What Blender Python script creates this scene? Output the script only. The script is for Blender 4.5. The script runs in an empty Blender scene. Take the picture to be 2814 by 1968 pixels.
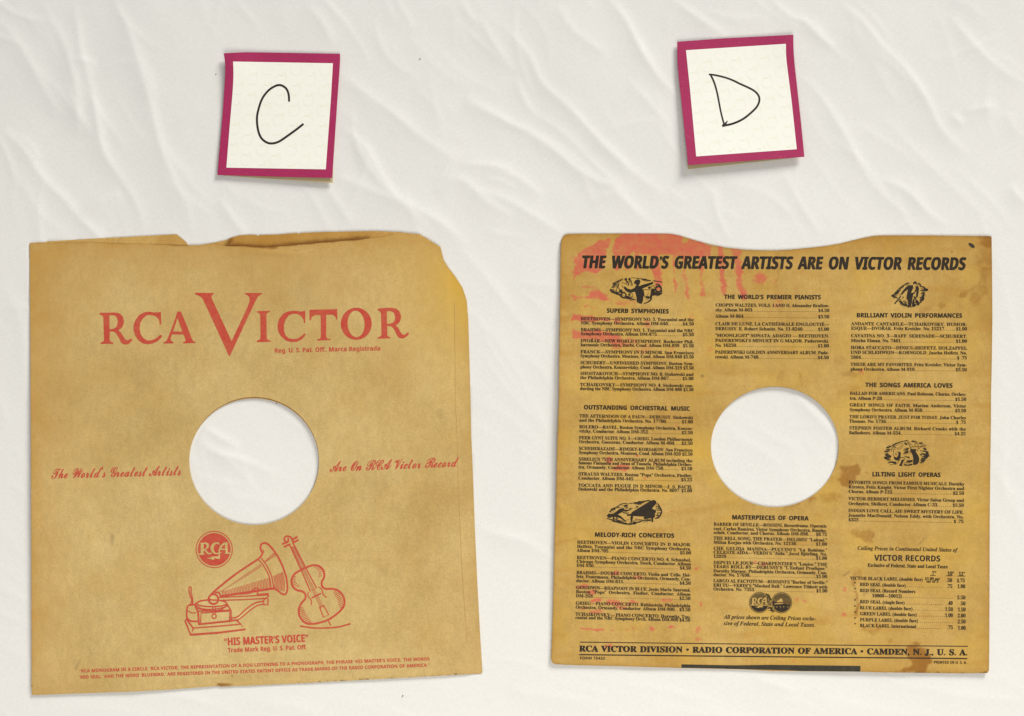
import bpy, bmesh, math, random, unicodedata
import numpy as np
from mathutils import Vector
from mathutils.geometry import delaunay_2d_cdt

random.seed(7)
rng = np.random.default_rng(11)
scene = bpy.context.scene
COL = scene.collection
MM = 0.001

# ------------------------------------------------------------------ camera
TILT, DIST, HALF = math.radians(9.0), 1.10, 0.3015
cam_data = bpy.data.cameras.new('camera')
cam_data.sensor_width = 36.0
cam_data.lens = 18.0 * DIST / HALF
cam_data.clip_start, cam_data.clip_end = 0.01, 50.0
cam = bpy.data.objects.new('camera', cam_data)
COL.objects.link(cam)
cam.location = (0.0, -DIST * math.sin(TILT), DIST * math.cos(TILT))
cam.rotation_euler = (TILT, 0.0, 0.0)
scene.camera = cam

# ------------------------------------------------------------------ world, lamps, exposure
world = bpy.data.worlds.new('World')
scene.world = world
world.use_nodes = True
wb = world.node_tree.nodes['Background']
wb.inputs['Color'].default_value = (0.945, 0.965, 1.0, 1.0)
wb.inputs['Strength'].default_value = 0.245


def area_lamp(name, loc, target, size, power, colour):
    d = bpy.data.lights.new(name, 'AREA')
    d.shape, d.size = 'DISK', size
    d.energy, d.color = power, colour
    o = bpy.data.objects.new(name, d)
    COL.objects.link(o)
    o.location = loc
    o.rotation_euler = (Vector(target) - Vector(loc)).to_track_quat('-Z', 'Y').to_euler()
    return o


area_lamp('key_lamp', (2.70, 4.15, 2.35), (0, 0, 0), 2.1, 285.0, (1.0, 0.985, 0.915))
area_lamp('near_fill_lamp', (0.12, -0.85, 0.95), (0.05, -0.33, 0), 0.8, 8.9, (1.0, 0.955, 0.835))  # added soft fill that brightens the near half of the sheet

vs = scene.view_settings
vs.view_transform, vs.look = 'Standard', 'None'
vs.exposure, vs.gamma, vs.use_curve_mapping = 0.06, 1.0, False
scene.render.film_transparent = False
scene.cycles.max_bounces = 6

# ------------------------------------------------------------------ measuring: a spot on the photograph -> a point on the table
CAMLOC = np.array(cam.location)
FW = np.array((0, math.sin(TILT), -math.cos(TILT)))
UPV = np.array((0, math.cos(TILT), math.sin(TILT)))


def ground(px, py, z):
    px, py = np.asarray(px, float), np.asarray(py, float)
    u = (px - 1407.0) / 1407.0 * HALF / DIST
    v = -(py - 984.0) / 1407.0 * HALF / DIST
    dx = u
    dy = FW[1] + v * UPV[1]
    dz = FW[2] + v * UPV[2]
    t = (z - CAMLOC[2]) / dz
    return CAMLOC[0] + t * dx, CAMLOC[1] + t * dy


class View:
    """coordinates read off one enlarged crop of the photograph"""
    def __init__(s, ox, oy, k):
        s.ox, s.oy, s.k = ox, oy, k

    def __call__(s, pts):
        return [(s.ox + x * s.k, s.oy + y * s.k) for x, y in pts]


# ------------------------------------------------------------------ small curve tools
def catmull(pts, n=6, closed=False):
    pts = [np.array(p, float) for p in pts]
    out = []
    m = len(pts)
    rngi = range(m) if closed else range(m - 1)
    for i in rngi:
        if closed:
            p0, p1, p2, p3 = pts[(i - 1) % m], pts[i], pts[(i + 1) % m], pts[(i + 2) % m]
        else:
            p1, p2 = pts[i], pts[i + 1]
            p0 = pts[i - 1] if i > 0 else 2 * p1 - p2
            p3 = pts[i + 2] if i + 2 < m else 2 * p2 - p1
        for j in range(n):
            t = j / n
            out.append(tuple(0.5 * ((2 * p1) + (-p0 + p2) * t + (2 * p0 - 5 * p1 + 4 * p2 - p3) * t * t
                                    + (-p0 + 3 * p1 - 3 * p2 + p3) * t ** 3)))
    if not closed:
        out.append(tuple(pts[-1]))
    return out


def chaikin(pts, it=1, q=0.2):
    for _ in range(it):
        o = []
        for i in range(len(pts)):
            a, b = pts[i], pts[(i + 1) % len(pts)]
            L = math.hypot(b[0] - a[0], b[1] - a[1]) + 1e-9
            r = min(q, 1.3 / L)
            o.append((a[0] * (1 - r) + b[0] * r, a[1] * (1 - r) + b[1] * r))
            o.append((a[0] * r + b[0] * (1 - r), a[1] * r + b[1] * (1 - r)))
        pts = o
    return pts


def ellipse(cx, cy, rx, ry=None, n=40, rot=0.0):
    ry = rx if ry is None else ry
    c, s = math.cos(rot), math.sin(rot)
    o = []
    for i in range(n):
        a = 2 * math.pi * i / n
        x, y = rx * math.cos(a), ry * math.sin(a)
        o.append((cx + x * c - y * s, cy + x * s + y * c))
    return o


def inside(px, py, poly):
    r = np.zeros(px.shape, bool)
    n = len(poly)
    for i in range(n):
        x1, y1 = poly[i]
        x2, y2 = poly[(i + 1) % n]
        if y1 == y2:
            continue
        c = ((y1 > py) != (y2 > py)) & (px < (x2 - x1) * (py - y1) / (y2 - y1) + x1)
        r ^= c
    return r


def dist_line(px, py, pts, closed=False):
    d = np.full(px.shape, 1e9)
    n = len(pts)
    for i in range(n if closed else n - 1):
        x1, y1 = pts[i]
        x2, y2 = pts[(i + 1) % n]
        ex, ey = x2 - x1, y2 - y1
        L = ex * ex + ey * ey + 1e-12
        t = np.clip(((px - x1) * ex + (py - y1) * ey) / L, 0, 1)
        d = np.minimum(d, np.hypot(px - x1 - t * ex, py - y1 - t * ey))
    return d


def soft_poly(px, py, poly, soft):
    d = dist_line(px, py, poly, True)
    s = np.where(inside(px, py, poly), d, -d)
    return np.clip(0.5 + s / (2 * soft), 0, 1)


def vnoise(x, y, cell, seed):
    """smooth value noise for arrays"""
    r = np.random.default_rng(seed).random((256, 256))
    gx, gy = x / cell, y / cell
    ix, iy = np.floor(gx).astype(int), np.floor(gy).astype(int)
    fx, fy = gx - ix, gy - iy
    fx, fy = fx * fx * (3 - 2 * fx), fy * fy * (3 - 2 * fy)
    g = lambda a, b: r[a % 256, b % 256]
    return ((g(ix, iy) * (1 - fx) + g(ix + 1, iy) * fx) * (1 - fy)
            + (g(ix, iy + 1) * (1 - fx) + g(ix + 1, iy + 1) * fx) * fy)


# ------------------------------------------------------------------ objects and custom properties
def tag(o, label=None, cat=None, group=None, kind=None):
    for k, v in (('label', label), ('category', cat), ('group', group), ('kind', kind)):
        if v:
            o[k] = v
    return o


def empty(name, loc):
    o = bpy.data.objects.new(name, None)
    o.empty_display_size = 0.03
    COL.objects.link(o)
    o.location = loc
    return o


def mesh_object(name, co, faces, mat, parent=None, smooth=True):
    co = np.asarray(co, np.float64)
    if parent is not None:
        co = co - np.array(parent.location)
    me = bpy.data.meshes.new(name)
    me.from_pydata(co.tolist(), [], faces)
    if smooth:
        me.polygons.foreach_set('use_smooth', [True] * len(me.polygons))
    me.materials.append(mat)
    me.update()
    if smooth:
        cnt = {}
        for e in np.array([k for p in me.polygons for k in p.edge_keys]).tolist():
            cnt[tuple(e)] = cnt.get(tuple(e), 0) + 1
        sh = me.attributes.new('sharp_edge', 'BOOLEAN', 'EDGE')
        sh.data.foreach_set('value', [cnt[tuple(sorted(e.vertices))] == 1 for e in me.edges])
    o = bpy.data.objects.new(name, me)
    COL.objects.link(o)
    if parent is not None:
        o.parent = parent
    return o


# ------------------------------------------------------------------ materials
def srgb(r, g, b):
    f = lambda c: (c / 255 / 12.92) if c / 255 <= 0.04045 else ((c / 255 + 0.055) / 1.055) ** 2.4
    return (f(r), f(g), f(b), 1.0)


class NT:
    def __init__(s, name, rough=0.7, spec=0.25):
        s.m = bpy.data.materials.new(name)
        s.m.use_nodes = True
        s.t = s.m.node_tree
        s.b = s.t.nodes['Principled BSDF']
        s.b.inputs['Roughness'].default_value = rough
        s.b.inputs['Specular IOR Level'].default_value = spec
        s.tc = s.t.nodes.new('ShaderNodeTexCoord')

    def link(s, a, b):
        s.t.links.new(a, b)

    def noise(s, scale, detail=3, rough=0.55, stretch=None, lo=0.0, hi=1.0):
        n = s.t.nodes.new('ShaderNodeTexNoise')
        n.inputs['Scale'].default_value = scale
        n.inputs['Detail'].default_value = detail
        n.inputs['Roughness'].default_value = rough
        src = s.tc.outputs['Object']
        if stretch:
            mp = s.t.nodes.new('ShaderNodeMapping')
            mp.inputs['Scale'].default_value = stretch
            s.link(src, mp.inputs['Vector'])
            src = mp.outputs['Vector']
        s.link(src, n.inputs['Vector'])
        if (lo, hi) == (0.0, 1.0):
            return n.outputs['Fac']
        return s.rng(n.outputs['Fac'], lo, hi, 0, 1)

    def rng(s, v, a, b, c=0.0, d=1.0, smooth=False):
        n = s.t.nodes.new('ShaderNodeMapRange')
        n.interpolation_type = 'SMOOTHSTEP' if smooth else 'LINEAR'
        n.clamp = True
        for k, x in zip(('From Min', 'From Max', 'To Min', 'To Max'), (a, b, c, d)):
            n.inputs[k].default_value = x
        s.link(v, n.inputs['Value'])
        return n.outputs['Result']

    def math(s, op, a, b):
        n = s.t.nodes.new('ShaderNodeMath')
        n.operation = op
        for i, v in enumerate((a, b)):
            if isinstance(v, (int, float)):
                n.inputs[i].default_value = v
            else:
                s.link(v, n.inputs[i])
        return n.outputs[0]

    def mix(s, fac, a, b, blend='MIX'):
        n = s.t.nodes.new('ShaderNodeMix')
        n.data_type, n.blend_type = 'RGBA', blend
        if isinstance(fac, (int, float)):
            n.inputs[0].default_value = fac
        else:
            s.link(fac, n.inputs[0])
        for i, v in ((6, a), (7, b)):
            if isinstance(v, tuple):
                n.inputs[i].default_value = v
            else:
                s.link(v, n.inputs[i])
        return n.outputs[2]

    def bump(s, h, dist, strength=1.0):
        n = s.t.nodes.new('ShaderNodeBump')
        n.inputs['Distance'].default_value = dist
        n.inputs['Strength'].default_value = strength
        s.link(h, n.inputs['Height'])
        s.link(n.outputs['Normal'], s.b.inputs['Normal'])

    def done(s, colour):
        s.link(colour, s.b.inputs['Base Color'])
        return s.m


def paper_colour(n, light, dark, warm, cloud=14.0):
    """kraft paper: clouds, fibre mottling and a fine grain"""
    c = n.mix(n.noise(cloud, 3, 0.6, lo=0.32, hi=0.70), light, dark)
    c = n.mix(n.math('MULTIPLY', n.noise(cloud * 2.7, 4, 0.65, lo=0.50, hi=0.78), 0.40), c, warm)
    g = n.rng(n.noise(950, 2, 0.7), 0.25, 0.75, 0.88, 1.12)
    f = n.rng(n.noise(330, 4, 0.7, stretch=(1.0, 0.55, 1.0)), 0.28, 0.72, 0.905, 1.095)
    v = n.math('MULTIPLY', g, f)
    comb = n.t.nodes.new('ShaderNodeCombineColor')
    for k in ('Red', 'Green', 'Blue'):
        n.link(v, comb.inputs[k])
    return n.mix(1.0, c, comb.outputs[0], 'MULTIPLY')


def wear_layers(n, c, red, brown, tone, smudge):
    """the marks kept per point of the sheet: offset red ink, brown stains and age toning, also crease lines and a broad gradient, grey smudges"""
    a = n.t.nodes.new('ShaderNodeAttribute')
    a.attribute_name = 'wear'
    sep = n.t.nodes.new('ShaderNodeSeparateColor')
    n.link(a.outputs['Color'], sep.inputs[0])
    speck = n.math('ADD', n.math('MULTIPLY', n.noise(420, 4, 0.75), 0.55), n.math('MULTIPLY', n.noise(90, 3, 0.6), 0.45))
    c = n.mix(n.math('MULTIPLY', sep.outputs[2], n.rng(n.noise(70, 4, 0.6), 0.25, 0.7, 0.55, 1.0)), c, tone)
    st = n.rng(n.math('ADD', sep.outputs[1], n.math('MULTIPLY', n.math('SUBTRACT', speck, 0.5), 0.75)), 0.14, 0.74, 0.0, 0.88, True)
    c = n.mix(st, c, brown)
    rd = n.rng(n.math('ADD', sep.outputs[0], n.math('MULTIPLY', n.math('SUBTRACT', speck, 0.5), 2.1)), 0.34, 0.80, 0.0, 0.82, True)
    rd = n.math('MULTIPLY', rd, n.rng(n.noise(260, 3, 0.7), 0.3, 0.7, 0.62, 1.10))
    c = n.mix(rd, c, red)
    c = n.mix(a.outputs['Alpha'], c, smudge)
    return c


def make_paper(name, light, dark, warm, red, brown, tone, smudge, layered=True, cloud=14.0):
    n = NT(name, 0.78, 0.22)
    c = paper_colour(n, light, dark, warm, cloud)
    if layered:
        y = n.t.nodes.new('ShaderNodeAttribute')
        y.attribute_name = 'yellowing'
        c = n.mix(y.outputs['Fac'], c, srgb(214, 170, 58))
        c = wear_layers(n, c, red, brown, tone, smudge)
    n.bump(n.noise(420, 4, 0.7), 0.00012, 0.55)
    return n.done(c)


C_ARGS = (srgb(211, 184, 126), srgb(188, 157, 97), srgb(200, 162, 94))
D_ARGS = (srgb(202, 167, 97), srgb(182, 144, 74), srgb(190, 148, 60))
M_CPAPER = make_paper('kraft_paper', *C_ARGS, srgb(205, 92, 70), srgb(140, 88, 30), srgb(190, 142, 66), srgb(110, 90, 62))
M_CBARE = make_paper('kraft_paper_plain', *C_ARGS, None, None, None, None, False)
M_CBACK = make_paper('kraft_paper_dark', srgb(204, 166, 98), srgb(192, 152, 84), srgb(196, 152, 78), srgb(205, 92, 70), srgb(120, 76, 26), srgb(178, 128, 54), srgb(90, 66, 40))
M_DPAPER = make_paper('aged_golden_paper', *D_ARGS, srgb(205, 88, 78), srgb(146, 94, 32), srgb(176, 124, 46), srgb(70, 62, 50), True, 18.0)
M_DBARE = make_paper('aged_golden_paper_plain', *D_ARGS, None, None, None, None, False, 18.0)


def make_ink(name, colour, paper, wear=0.35, rough=0.6):
    n = NT(name, rough, 0.3)
    f = n.rng(n.math('ADD', n.math('MULTIPLY', n.noise(520, 4, 0.75), 0.6), n.math('MULTIPLY', n.noise(75, 3, 0.6), 0.4)),
              0.38, 0.72, 0.0, wear)
    return n.done(n.mix(f, colour, paper))


M_RED = make_ink('red_printing_ink', srgb(192, 65, 52), srgb(202, 130, 88), 0.44)
M_BLACK = make_ink('black_printing_ink', srgb(34, 27, 20), srgb(120, 92, 50), 0.17)
M_BAR = make_ink('black_bar_ink', srgb(45, 43, 36), srgb(95, 88, 60), 0.4)
M_FOLD = make_ink('fold_line', srgb(178, 141, 80), srgb(198, 162, 100), 0.95)
M_PEN = make_ink('black_pen_ink', srgb(38, 30, 26), srgb(70, 60, 52), 0.4)
M_GREEN = make_ink('pale_green_ink', srgb(222, 240, 190), srgb(246, 246, 230), 0.5)
M_LINT = make_ink('dark_lint', srgb(96, 80, 60), srgb(110, 92, 70), 0.6, 0.9)


def make_card(name, a, b, rough):
    n = NT(name, rough, 0.45)
    c = n.mix(n.noise(40, 3, 0.6, lo=0.3, hi=0.7), a, b)
    c = n.mix(n.math('MULTIPLY', n.noise(800, 3, 0.75, lo=0.58, hi=0.72), 0.14), c, srgb(225, 170, 180))
    return n.done(c)


M_MAGENTA = make_card('magenta_card', srgb(172, 34, 92), srgb(163, 28, 84), 0.6)
M_CARDWHITE = make_card('white_card_face', srgb(250, 248, 240), srgb(248, 245, 236), 0.6)
M_TAN = make_card('tan_card_back', srgb(196, 178, 138), srgb(188, 168, 128), 0.8)


def make_cloth():
    n = NT('white_cotton', 0.9, 0.15)
    c = n.mix(n.noise(9, 3, 0.6, lo=0.3, hi=0.7), (0.829, 0.811, 0.792, 1), (0.803, 0.787, 0.771, 1))
    weave = n.math('MULTIPLY', n.noise(1, 2, 0.6, (1500, 420, 1)), n.noise(1, 2, 0.6, (420, 1500, 1)))
    v = n.math('MULTIPLY', n.rng(weave, 0.10, 0.42, 0.955, 1.03), n.rng(n.noise(360, 3, 0.7), 0.3, 0.7, 0.985, 1.015))
    comb = n.t.nodes.new('ShaderNodeCombineColor')
    for k in ('Red', 'Green', 'Blue'):
        n.link(v, comb.inputs[k])
    c = n.mix(1.0, c, comb.outputs[0], 'MULTIPLY')
    h = n.math('ADD', n.math('MULTIPLY', weave, 0.7), n.math('MULTIPLY', n.noise(700, 3, 0.6), 0.45))
    n.bump(h, 0.00014, 0.4)
    n.b.inputs['Sheen Weight'].default_value = 0.08
    return n.done(c)


M_CLOTH = make_cloth()

# ------------------------------------------------------------------ the white sheet with its creases
R5, R6 = View(0, 0, 0.60976), View(1300, 0, 0.65941)
RB, RM, RL = View(1400, 1700, 0.61585), View(1200, 600, 0.85106), View(0, 1800, 0.65331)
CREASES = []   # (points on the photograph, height mm, width mm)
for pts, h, w in [
    ([(180, 0), (230, 90), (300, 230), (345, 420), (352, 620)], 1.0, 7),
    ([(330, 0), (350, 130), (370, 260), (410, 400), (440, 560), (470, 690), (560, 830), (620, 930), (650, 1050)], 1.1, 5.5),
    ([(520, 30), (570, 120), (640, 330), (680, 480), (720, 650), (770, 780), (840, 930), (865, 1060)], 1.0, 5.5),
    ([(0, 570), (110, 680), (190, 800), (300, 910), (360, 990), (470, 1075)], 1.1, 6),
    ([(-60, 60), (30, 130), (110, 240), (190, 390), (270, 520)], 0.6, 7),
    ([(335, 268), (385, 275), (435, 288)], 0.5, 2.5),
    ([(350, 980), (440, 920), (545, 870)], 0.8, 5),
    ([(1380, 20), (1450, 100), (1505, 215)], 0.7, 6),
    ([(1540, 330), (1620, 400), (1780, 520), (1900, 620), (2080, 740)], 1.0, 6),
    ([(1510, 790), (1700, 870), (1850, 930), (1990, 1010), (2110, 1110)], 1.1, 6),
    ([(2070, 740), (2180, 745), (2310, 765)], 0.8, 4),
    ([(1955, 875), (2070, 805), (2180, 900), (2310, 985)], 1.1, 5),
    ([(985, 895), (1050, 990), (1115, 1065)], 0.9, 4),
    ([(1540, 575), (1640, 660), (1740, 830), (1805, 905)], 0.8, 4.5),
    ([(1600, 640), (1700, 800), (1860, 960), (1960, 1060)], 0.7, 4),
    ([(1450, 800), (1510, 900), (1590, 1020)], 0.5, 4),
    ([(2080, 0), (2110, 60), (2160, 115)], 0.7, 3.5),
    ([(2090, 440), (2200, 500), (2310, 565)], 0.7, 5),
    ([(1850, 180), (2000, 330), (2130, 410)], 0.4, 8),
    ([(700, 640), (820, 760), (980, 890)], 0.3, 9),
    ([(60, 760), (180, 960), (330, 1090)], 0.5, 7),
]:
    CREASES.append((R5(pts), h, w))
for pts, h, w in [
    ([(-40, 430), (170, 520), (330, 620), (450, 720), (580, 790), (700, 900), (800, 980)], 1.1, 5),
    ([(120, 100), (230, 230), (290, 350), (400, 450), (520, 580), (600, 660), (720, 760), (810, 815)], 1.0, 4.5),
    ([(350, 20), (420, 130), (560, 230)], 0.8, 5),
    ([(550, -20), (640, 90), (700, 210), (780, 330), (850, 400)], 1.1, 4.5),
    ([(820, -10), (930, 70), (1060, 160)], 0.8, 4.5),
    ([(1230, -10), (1320, 70), (1380, 90), (1450, 160), (1510, 205)], 1.0, 4),
    ([(1530, 10), (1620, 90), (1700, 190), (1800, 290), (1890, 420), (1950, 540), (2060, 650)], 1.1, 4.5),
    ([(1980, 60), (2100, 200), (2200, 290), (2310, 360)], 0.9, 5),
    ([(1380, 320), (1480, 450), (1570, 600), (1650, 750), (1800, 900)], 0.9, 5),
    ([(1690, 745), (1800, 790), (1900, 890), (1985, 945)], 0.9, 4),
    ([(1290, 715), (1380, 880), (1455, 985)], 0.7, 5),
    ([(1000, 785), (1020, 900), (1065, 1005)], 0.7, 4),
    ([(2045, 465), (2185, 438)], 0.5, 3),
    ([(1990, 475), (2045, 525)], 0.6, 3),
    ([(0, 795), (130, 830), (250, 900), (375, 975)], 1.0, 5),
    ([(60, 680), (200, 750), (290, 825)], 0.7, 5),
    ([(495, 845), (600, 790), (528, 755)], 0.7, 3.5),
    ([(175, 320), (220, 430), (265, 485)], 0.6, 4),
    ([(2230, 770), (2310, 860)], 0.7, 5),
    ([(640, 330), (780, 480), (830, 560)], 0.5, 5),
    ([(250, 470), (380, 560), (520, 700), (640, 810)], 0.6, 4),
    ([(1700, 480), (1850, 640), (2050, 830), (2200, 960)], 0.5, 7),
    ([(1050, 760), (1200, 800), (1330, 900)], 0.35, 6),
    ([(2000, 700), (2150, 830), (2250, 960)], 0.5, 5),
    ([(20, 60), (90, 190), (170, 300)], 0.6, 5),
    ([(960, 40), (1090, 80), (1230, 70)], 0.4, 4),
]:
    CREASES.append((R6(pts), h, w))
for pts, h, w in [
    ([(500, 290), (700, 320), (950, 385)], 0.40, 5),
    ([(1085, 268), (1190, 295), (1300, 335)], 0.45, 4),
    ([(1880, 330), (2100, 350), (2310, 375)], 0.35, 5),
    ([(0, 320), (200, 350), (420, 385)], 0.4, 6),
    ([(1350, 350), (1600, 400), (1900, 430)], 0.3, 6),
    ([(620, 400), (900, 430), (1200, 470)], 0.3, 6),
]:
    CREASES.append((RB(pts), h, w))
for pts, h, w in [([(560, 190), (760, 175), (1000, 245)], 0.35, 5), ([(200, 240), (420, 225), (640, 262)], 0.3, 6),
                  ([(1040, 190), (1230, 215), (1420, 262)], 0.3, 5)]:
    CREASES.append((RL(pts), h, w))
for pts, h, w in [
    ([(120, 990), (190, 1020), (290, 1045), (370, 1090)], 0.7, 6),
    ([(110, 300), (210, 420), (330, 640), (390, 760)], 0.35, 8),
    ([(40, 60), (150, 180), (300, 380)], 0.5, 7),
    ([(120, 600), (230, 640), (350, 760)], 0.25, 7),
]:
    CREASES.append((RM(pts), h, w))
HC, HD = View(0, 1150, 0.60976), View(2120, 1080, 0.28746)
CREASES += [
    (HC([(880, 70), (960, 150), (1100, 190), (1250, 260)]), 0.7, 4), (HC([(900, 30), (1000, 90), (1080, 130)]), 0.6, 3.5),
    (HC([(880, 260), (1000, 290), (1130, 300)]), 0.4, 4), (HC([(1000, 330), (1200, 380), (1330, 420)]), 0.3, 5),
    (HD([(220, 20), (400, 200), (560, 360), (640, 480)]), 0.9, 4.5), (HD([(-420, 420), (-150, 520), (100, 700)]), 0.4, 6),
    (HD([(-260, 260), (0, 420), (300, 560)]), 0.3, 5),
    ([(2740, 700), (2780, 900), (2814, 1050)], 0.4, 7), ([(0, 760), (60, 900), (70, 1100)], 0.3, 8),
    ([(2720, 1250), (2780, 1380), (2830, 1500)], 0.4, 6), ([(1310, 950), (1400, 1080), (1500, 1180)], 0.35, 7),
]
# many lesser creases that run the way the cloth is pulled
for _ in range(430):
    cx, cy = random.uniform(-150, 2960), random.uniform(-120, 2080)
    if cy > 1700:
        ang, amp = random.gauss(14, 9), random.uniform(0.05, 0.20)
    elif cy > 800:
        ang, amp = random.gauss(50, 20), random.uniform(0.04, 0.20)
    else:
        ang = random.gauss(62 if cx < 900 else 49, 12) if random.random() < 0.7 else random.uniform(-30, 130)
        amp = random.uniform(0.06, 0.34)
    a, L, bend = math.radians(ang), random.uniform(50, 300), random.gauss(0, 0.10)
    dx, dy = math.cos(a), math.sin(a)
    CREASES.append(([(cx + L * t * dx - bend * L * (1 - 4 * t * t) * dy, cy + L * t * dy + bend * L * (1 - 4 * t * t) * dx)
                     for t in (-0.5, -0.25, 0, 0.25, 0.5)], amp, random.uniform(1.6, 4.5)))


def build_sheet():
    step = 1.25 * MM
    ring = np.cumsum(np.linspace(step, 8 * MM, 110))
    xs, ys = np.arange(-0.37, 0.3701, step), np.arange(-0.29, 0.3001, step)
    xs = np.concatenate((xs[0] - ring[::-1], xs, xs[-1] + ring))
    ys = np.concatenate((ys[0] - ring[::-1], ys, ys[-1] + ring))
    X, Y = np.meshgrid(xs, ys)
    H = np.zeros_like(X)
    for pts, h, w in CREASES:
        gx, gy = ground([p[0] for p in pts], [p[1] for p in pts], 0.0)
        line = catmull(list(zip(gx, gy)), 3)
        la = np.array(line)
        w = w * MM
        h = h * 0.92
        pad = 8 * w
        i0, i1 = np.searchsorted(xs, (la[:, 0].min() - pad, la[:, 0].max() + pad))
        j0, j1 = np.searchsorted(ys, (la[:, 1].min() - pad, la[:, 1].max() + pad))
        if i1 - i0 < 2 or j1 - j0 < 2:
            continue
        x, y = X[j0:j1, i0:i1], Y[j0:j1, i0:i1]
        best = np.full(x.shape, 1e9)
        side = np.zeros(x.shape)
        along = np.zeros(x.shape)
        seg = np.hypot(*(la[1:] - la[:-1]).T)
        cum = np.concatenate(([0], np.cumsum(seg)))
        for k in range(len(la) - 1):
            ex, ey = la[k + 1] - la[k]
            t = np.clip(((x - la[k, 0]) * ex + (y - la[k, 1]) * ey) / (seg[k] ** 2 + 1e-15), 0, 1)
            d = np.hypot(x - la[k, 0] - t * ex, y - la[k, 1] - t * ey)
            m = d < best
            best[m] = d[m]
            side[m] = np.sign(ex * (y - la[k, 1]) - ey * (x - la[k, 0]))[m]
            along[m] = ((cum[k] + t * seg[k]) / cum[-1])[m]
        taper = np.clip(np.sin(np.pi * np.clip(along, 0.0, 1.0)), 0, 1) ** 0.6
        vary = 0.65 + 0.7 * vnoise(x, y, 0.021, int(h * 977 + w * 1e6) % 9973)
        ww = np.where(side > 0, w * 0.48, w * 1.15)
        rb = 0.70 * MM
        prof = np.exp(-(np.sqrt(best ** 2 + rb ** 2) - rb) / ww)
        H[j0:j1, i0:i1] += h * MM * taper * vary * prof
    # broad slack and fine rumpling, drawn out along the pull of the cloth
    a = math.radians(-52)
    U, V = X * math.cos(a) + Y * math.sin(a), -X * math.sin(a) + Y * math.cos(a)
    calm = 0.40 + 0.60 / (1 + np.exp(-(Y - 0.02) / 0.05))
    H += calm * MM * (1.0 * vnoise(U, V * 2.2, 0.105, 3) + 0.30 * vnoise(U, V * 1.8, 0.040, 4)
                      + 0.12 * vnoise(U, V * 1.5, 0.014, 5) + 0.05 * vnoise(X, Y, 0.006, 6))
    H -= np.median(H[100:-100, 100:-100])
    H = 2.1 * MM * np.tanh(H / (2.1 * MM))
    if UNDER:
        for px_outline, zfun, (hx, hy, hr, hq) in UNDER:
            # where each cloth point appears on the photograph
            rx, ry, rz = X - CAMLOC[0], Y - CAMLOC[1], H - CAMLOC[2]
            depth = ry * FW[1] + rz * FW[2]
            qx = 1407.0 + rx / depth * DIST / HALF * 1407.0
            qy = 984.0 - (ry * UPV[1] + rz * UPV[2]) / depth * DIST / HALF * 1407.0
            m = inside(qx, qy, px_outline)
            m &= np.hypot((qx - hx) / (hr * 0.93), (qy - hy) / (hq * 0.93)) > 1
            H[m] = np.minimum(H[m], zfun(qx[m], qy[m]) - 0.55 * MM)
    ny, nx = X.shape
    idx = np.arange(nx * ny).reshape(ny, nx)
    quads = np.stack((idx[:-1, :-1], idx[:-1, 1:], idx[1:, 1:], idx[1:, :-1]), -1).reshape(-1, 4)
    me = bpy.data.meshes.new('sheet')
    me.vertices.add(nx * ny)
    me.vertices.foreach_set('co', np.stack((X, Y, H), -1).astype(np.float32).ravel())
    me.loops.add(quads.size)
    me.loops.foreach_set('vertex_index', quads.astype(np.int32).ravel())
    me.polygons.add(len(quads))
    me.polygons.foreach_set('loop_start', (np.arange(len(quads)) * 4).astype(np.int32))
    me.polygons.foreach_set('use_smooth', np.ones(len(quads), bool))
    me.update(calc_edges=True)
    me.validate()
    me.materials.append(M_CLOTH)
    o = bpy.data.objects.new('bed_sheet', me)
    COL.objects.link(o)
    tag(o, kind='structure')
    return o


UNDER = []

# ------------------------------------------------------------------ glyphs
GLYPHS = {}
ACC = {'\u0301': 'acute', '\u0300': 'grave', '\u030c': 'caron', '\u0302': 'hat', '\u0308': 'dots'}
STYLE = {'serif': (0x1D400, 0x1D41A, 0x1D7CE), 'serif_italic': (0x1D468, 0x1D482, 0x1D7CE),
         'script': (0x1D4D0, 0x1D4EA, 0x1D7CE), 'sans': (0x1D5D4, 0x1D5EE, 0x1D7EC)}
CAPH = {'serif': 0.69, 'serif_italic': 0.69, 'script': 0.66, 'sans': 0.717}


def _text_mesh(body, off):
    c = bpy.data.curves.new('glyph', 'FONT')
    c.body, c.resolution_u, c.offset = body, 2, off
    o = bpy.data.objects.new('glyph', c)
    COL.objects.link(o)
    e = o.evaluated_get(bpy.context.evaluated_depsgraph_get())
    m = e.to_mesh()
    v = [(p.co.x, p.co.y) for p in m.vertices]
    f = [tuple(p.vertices) for p in m.polygons]
    e.to_mesh_clear()
    bpy.data.objects.remove(o)
    bpy.data.curves.remove(c)
    return v, f


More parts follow.
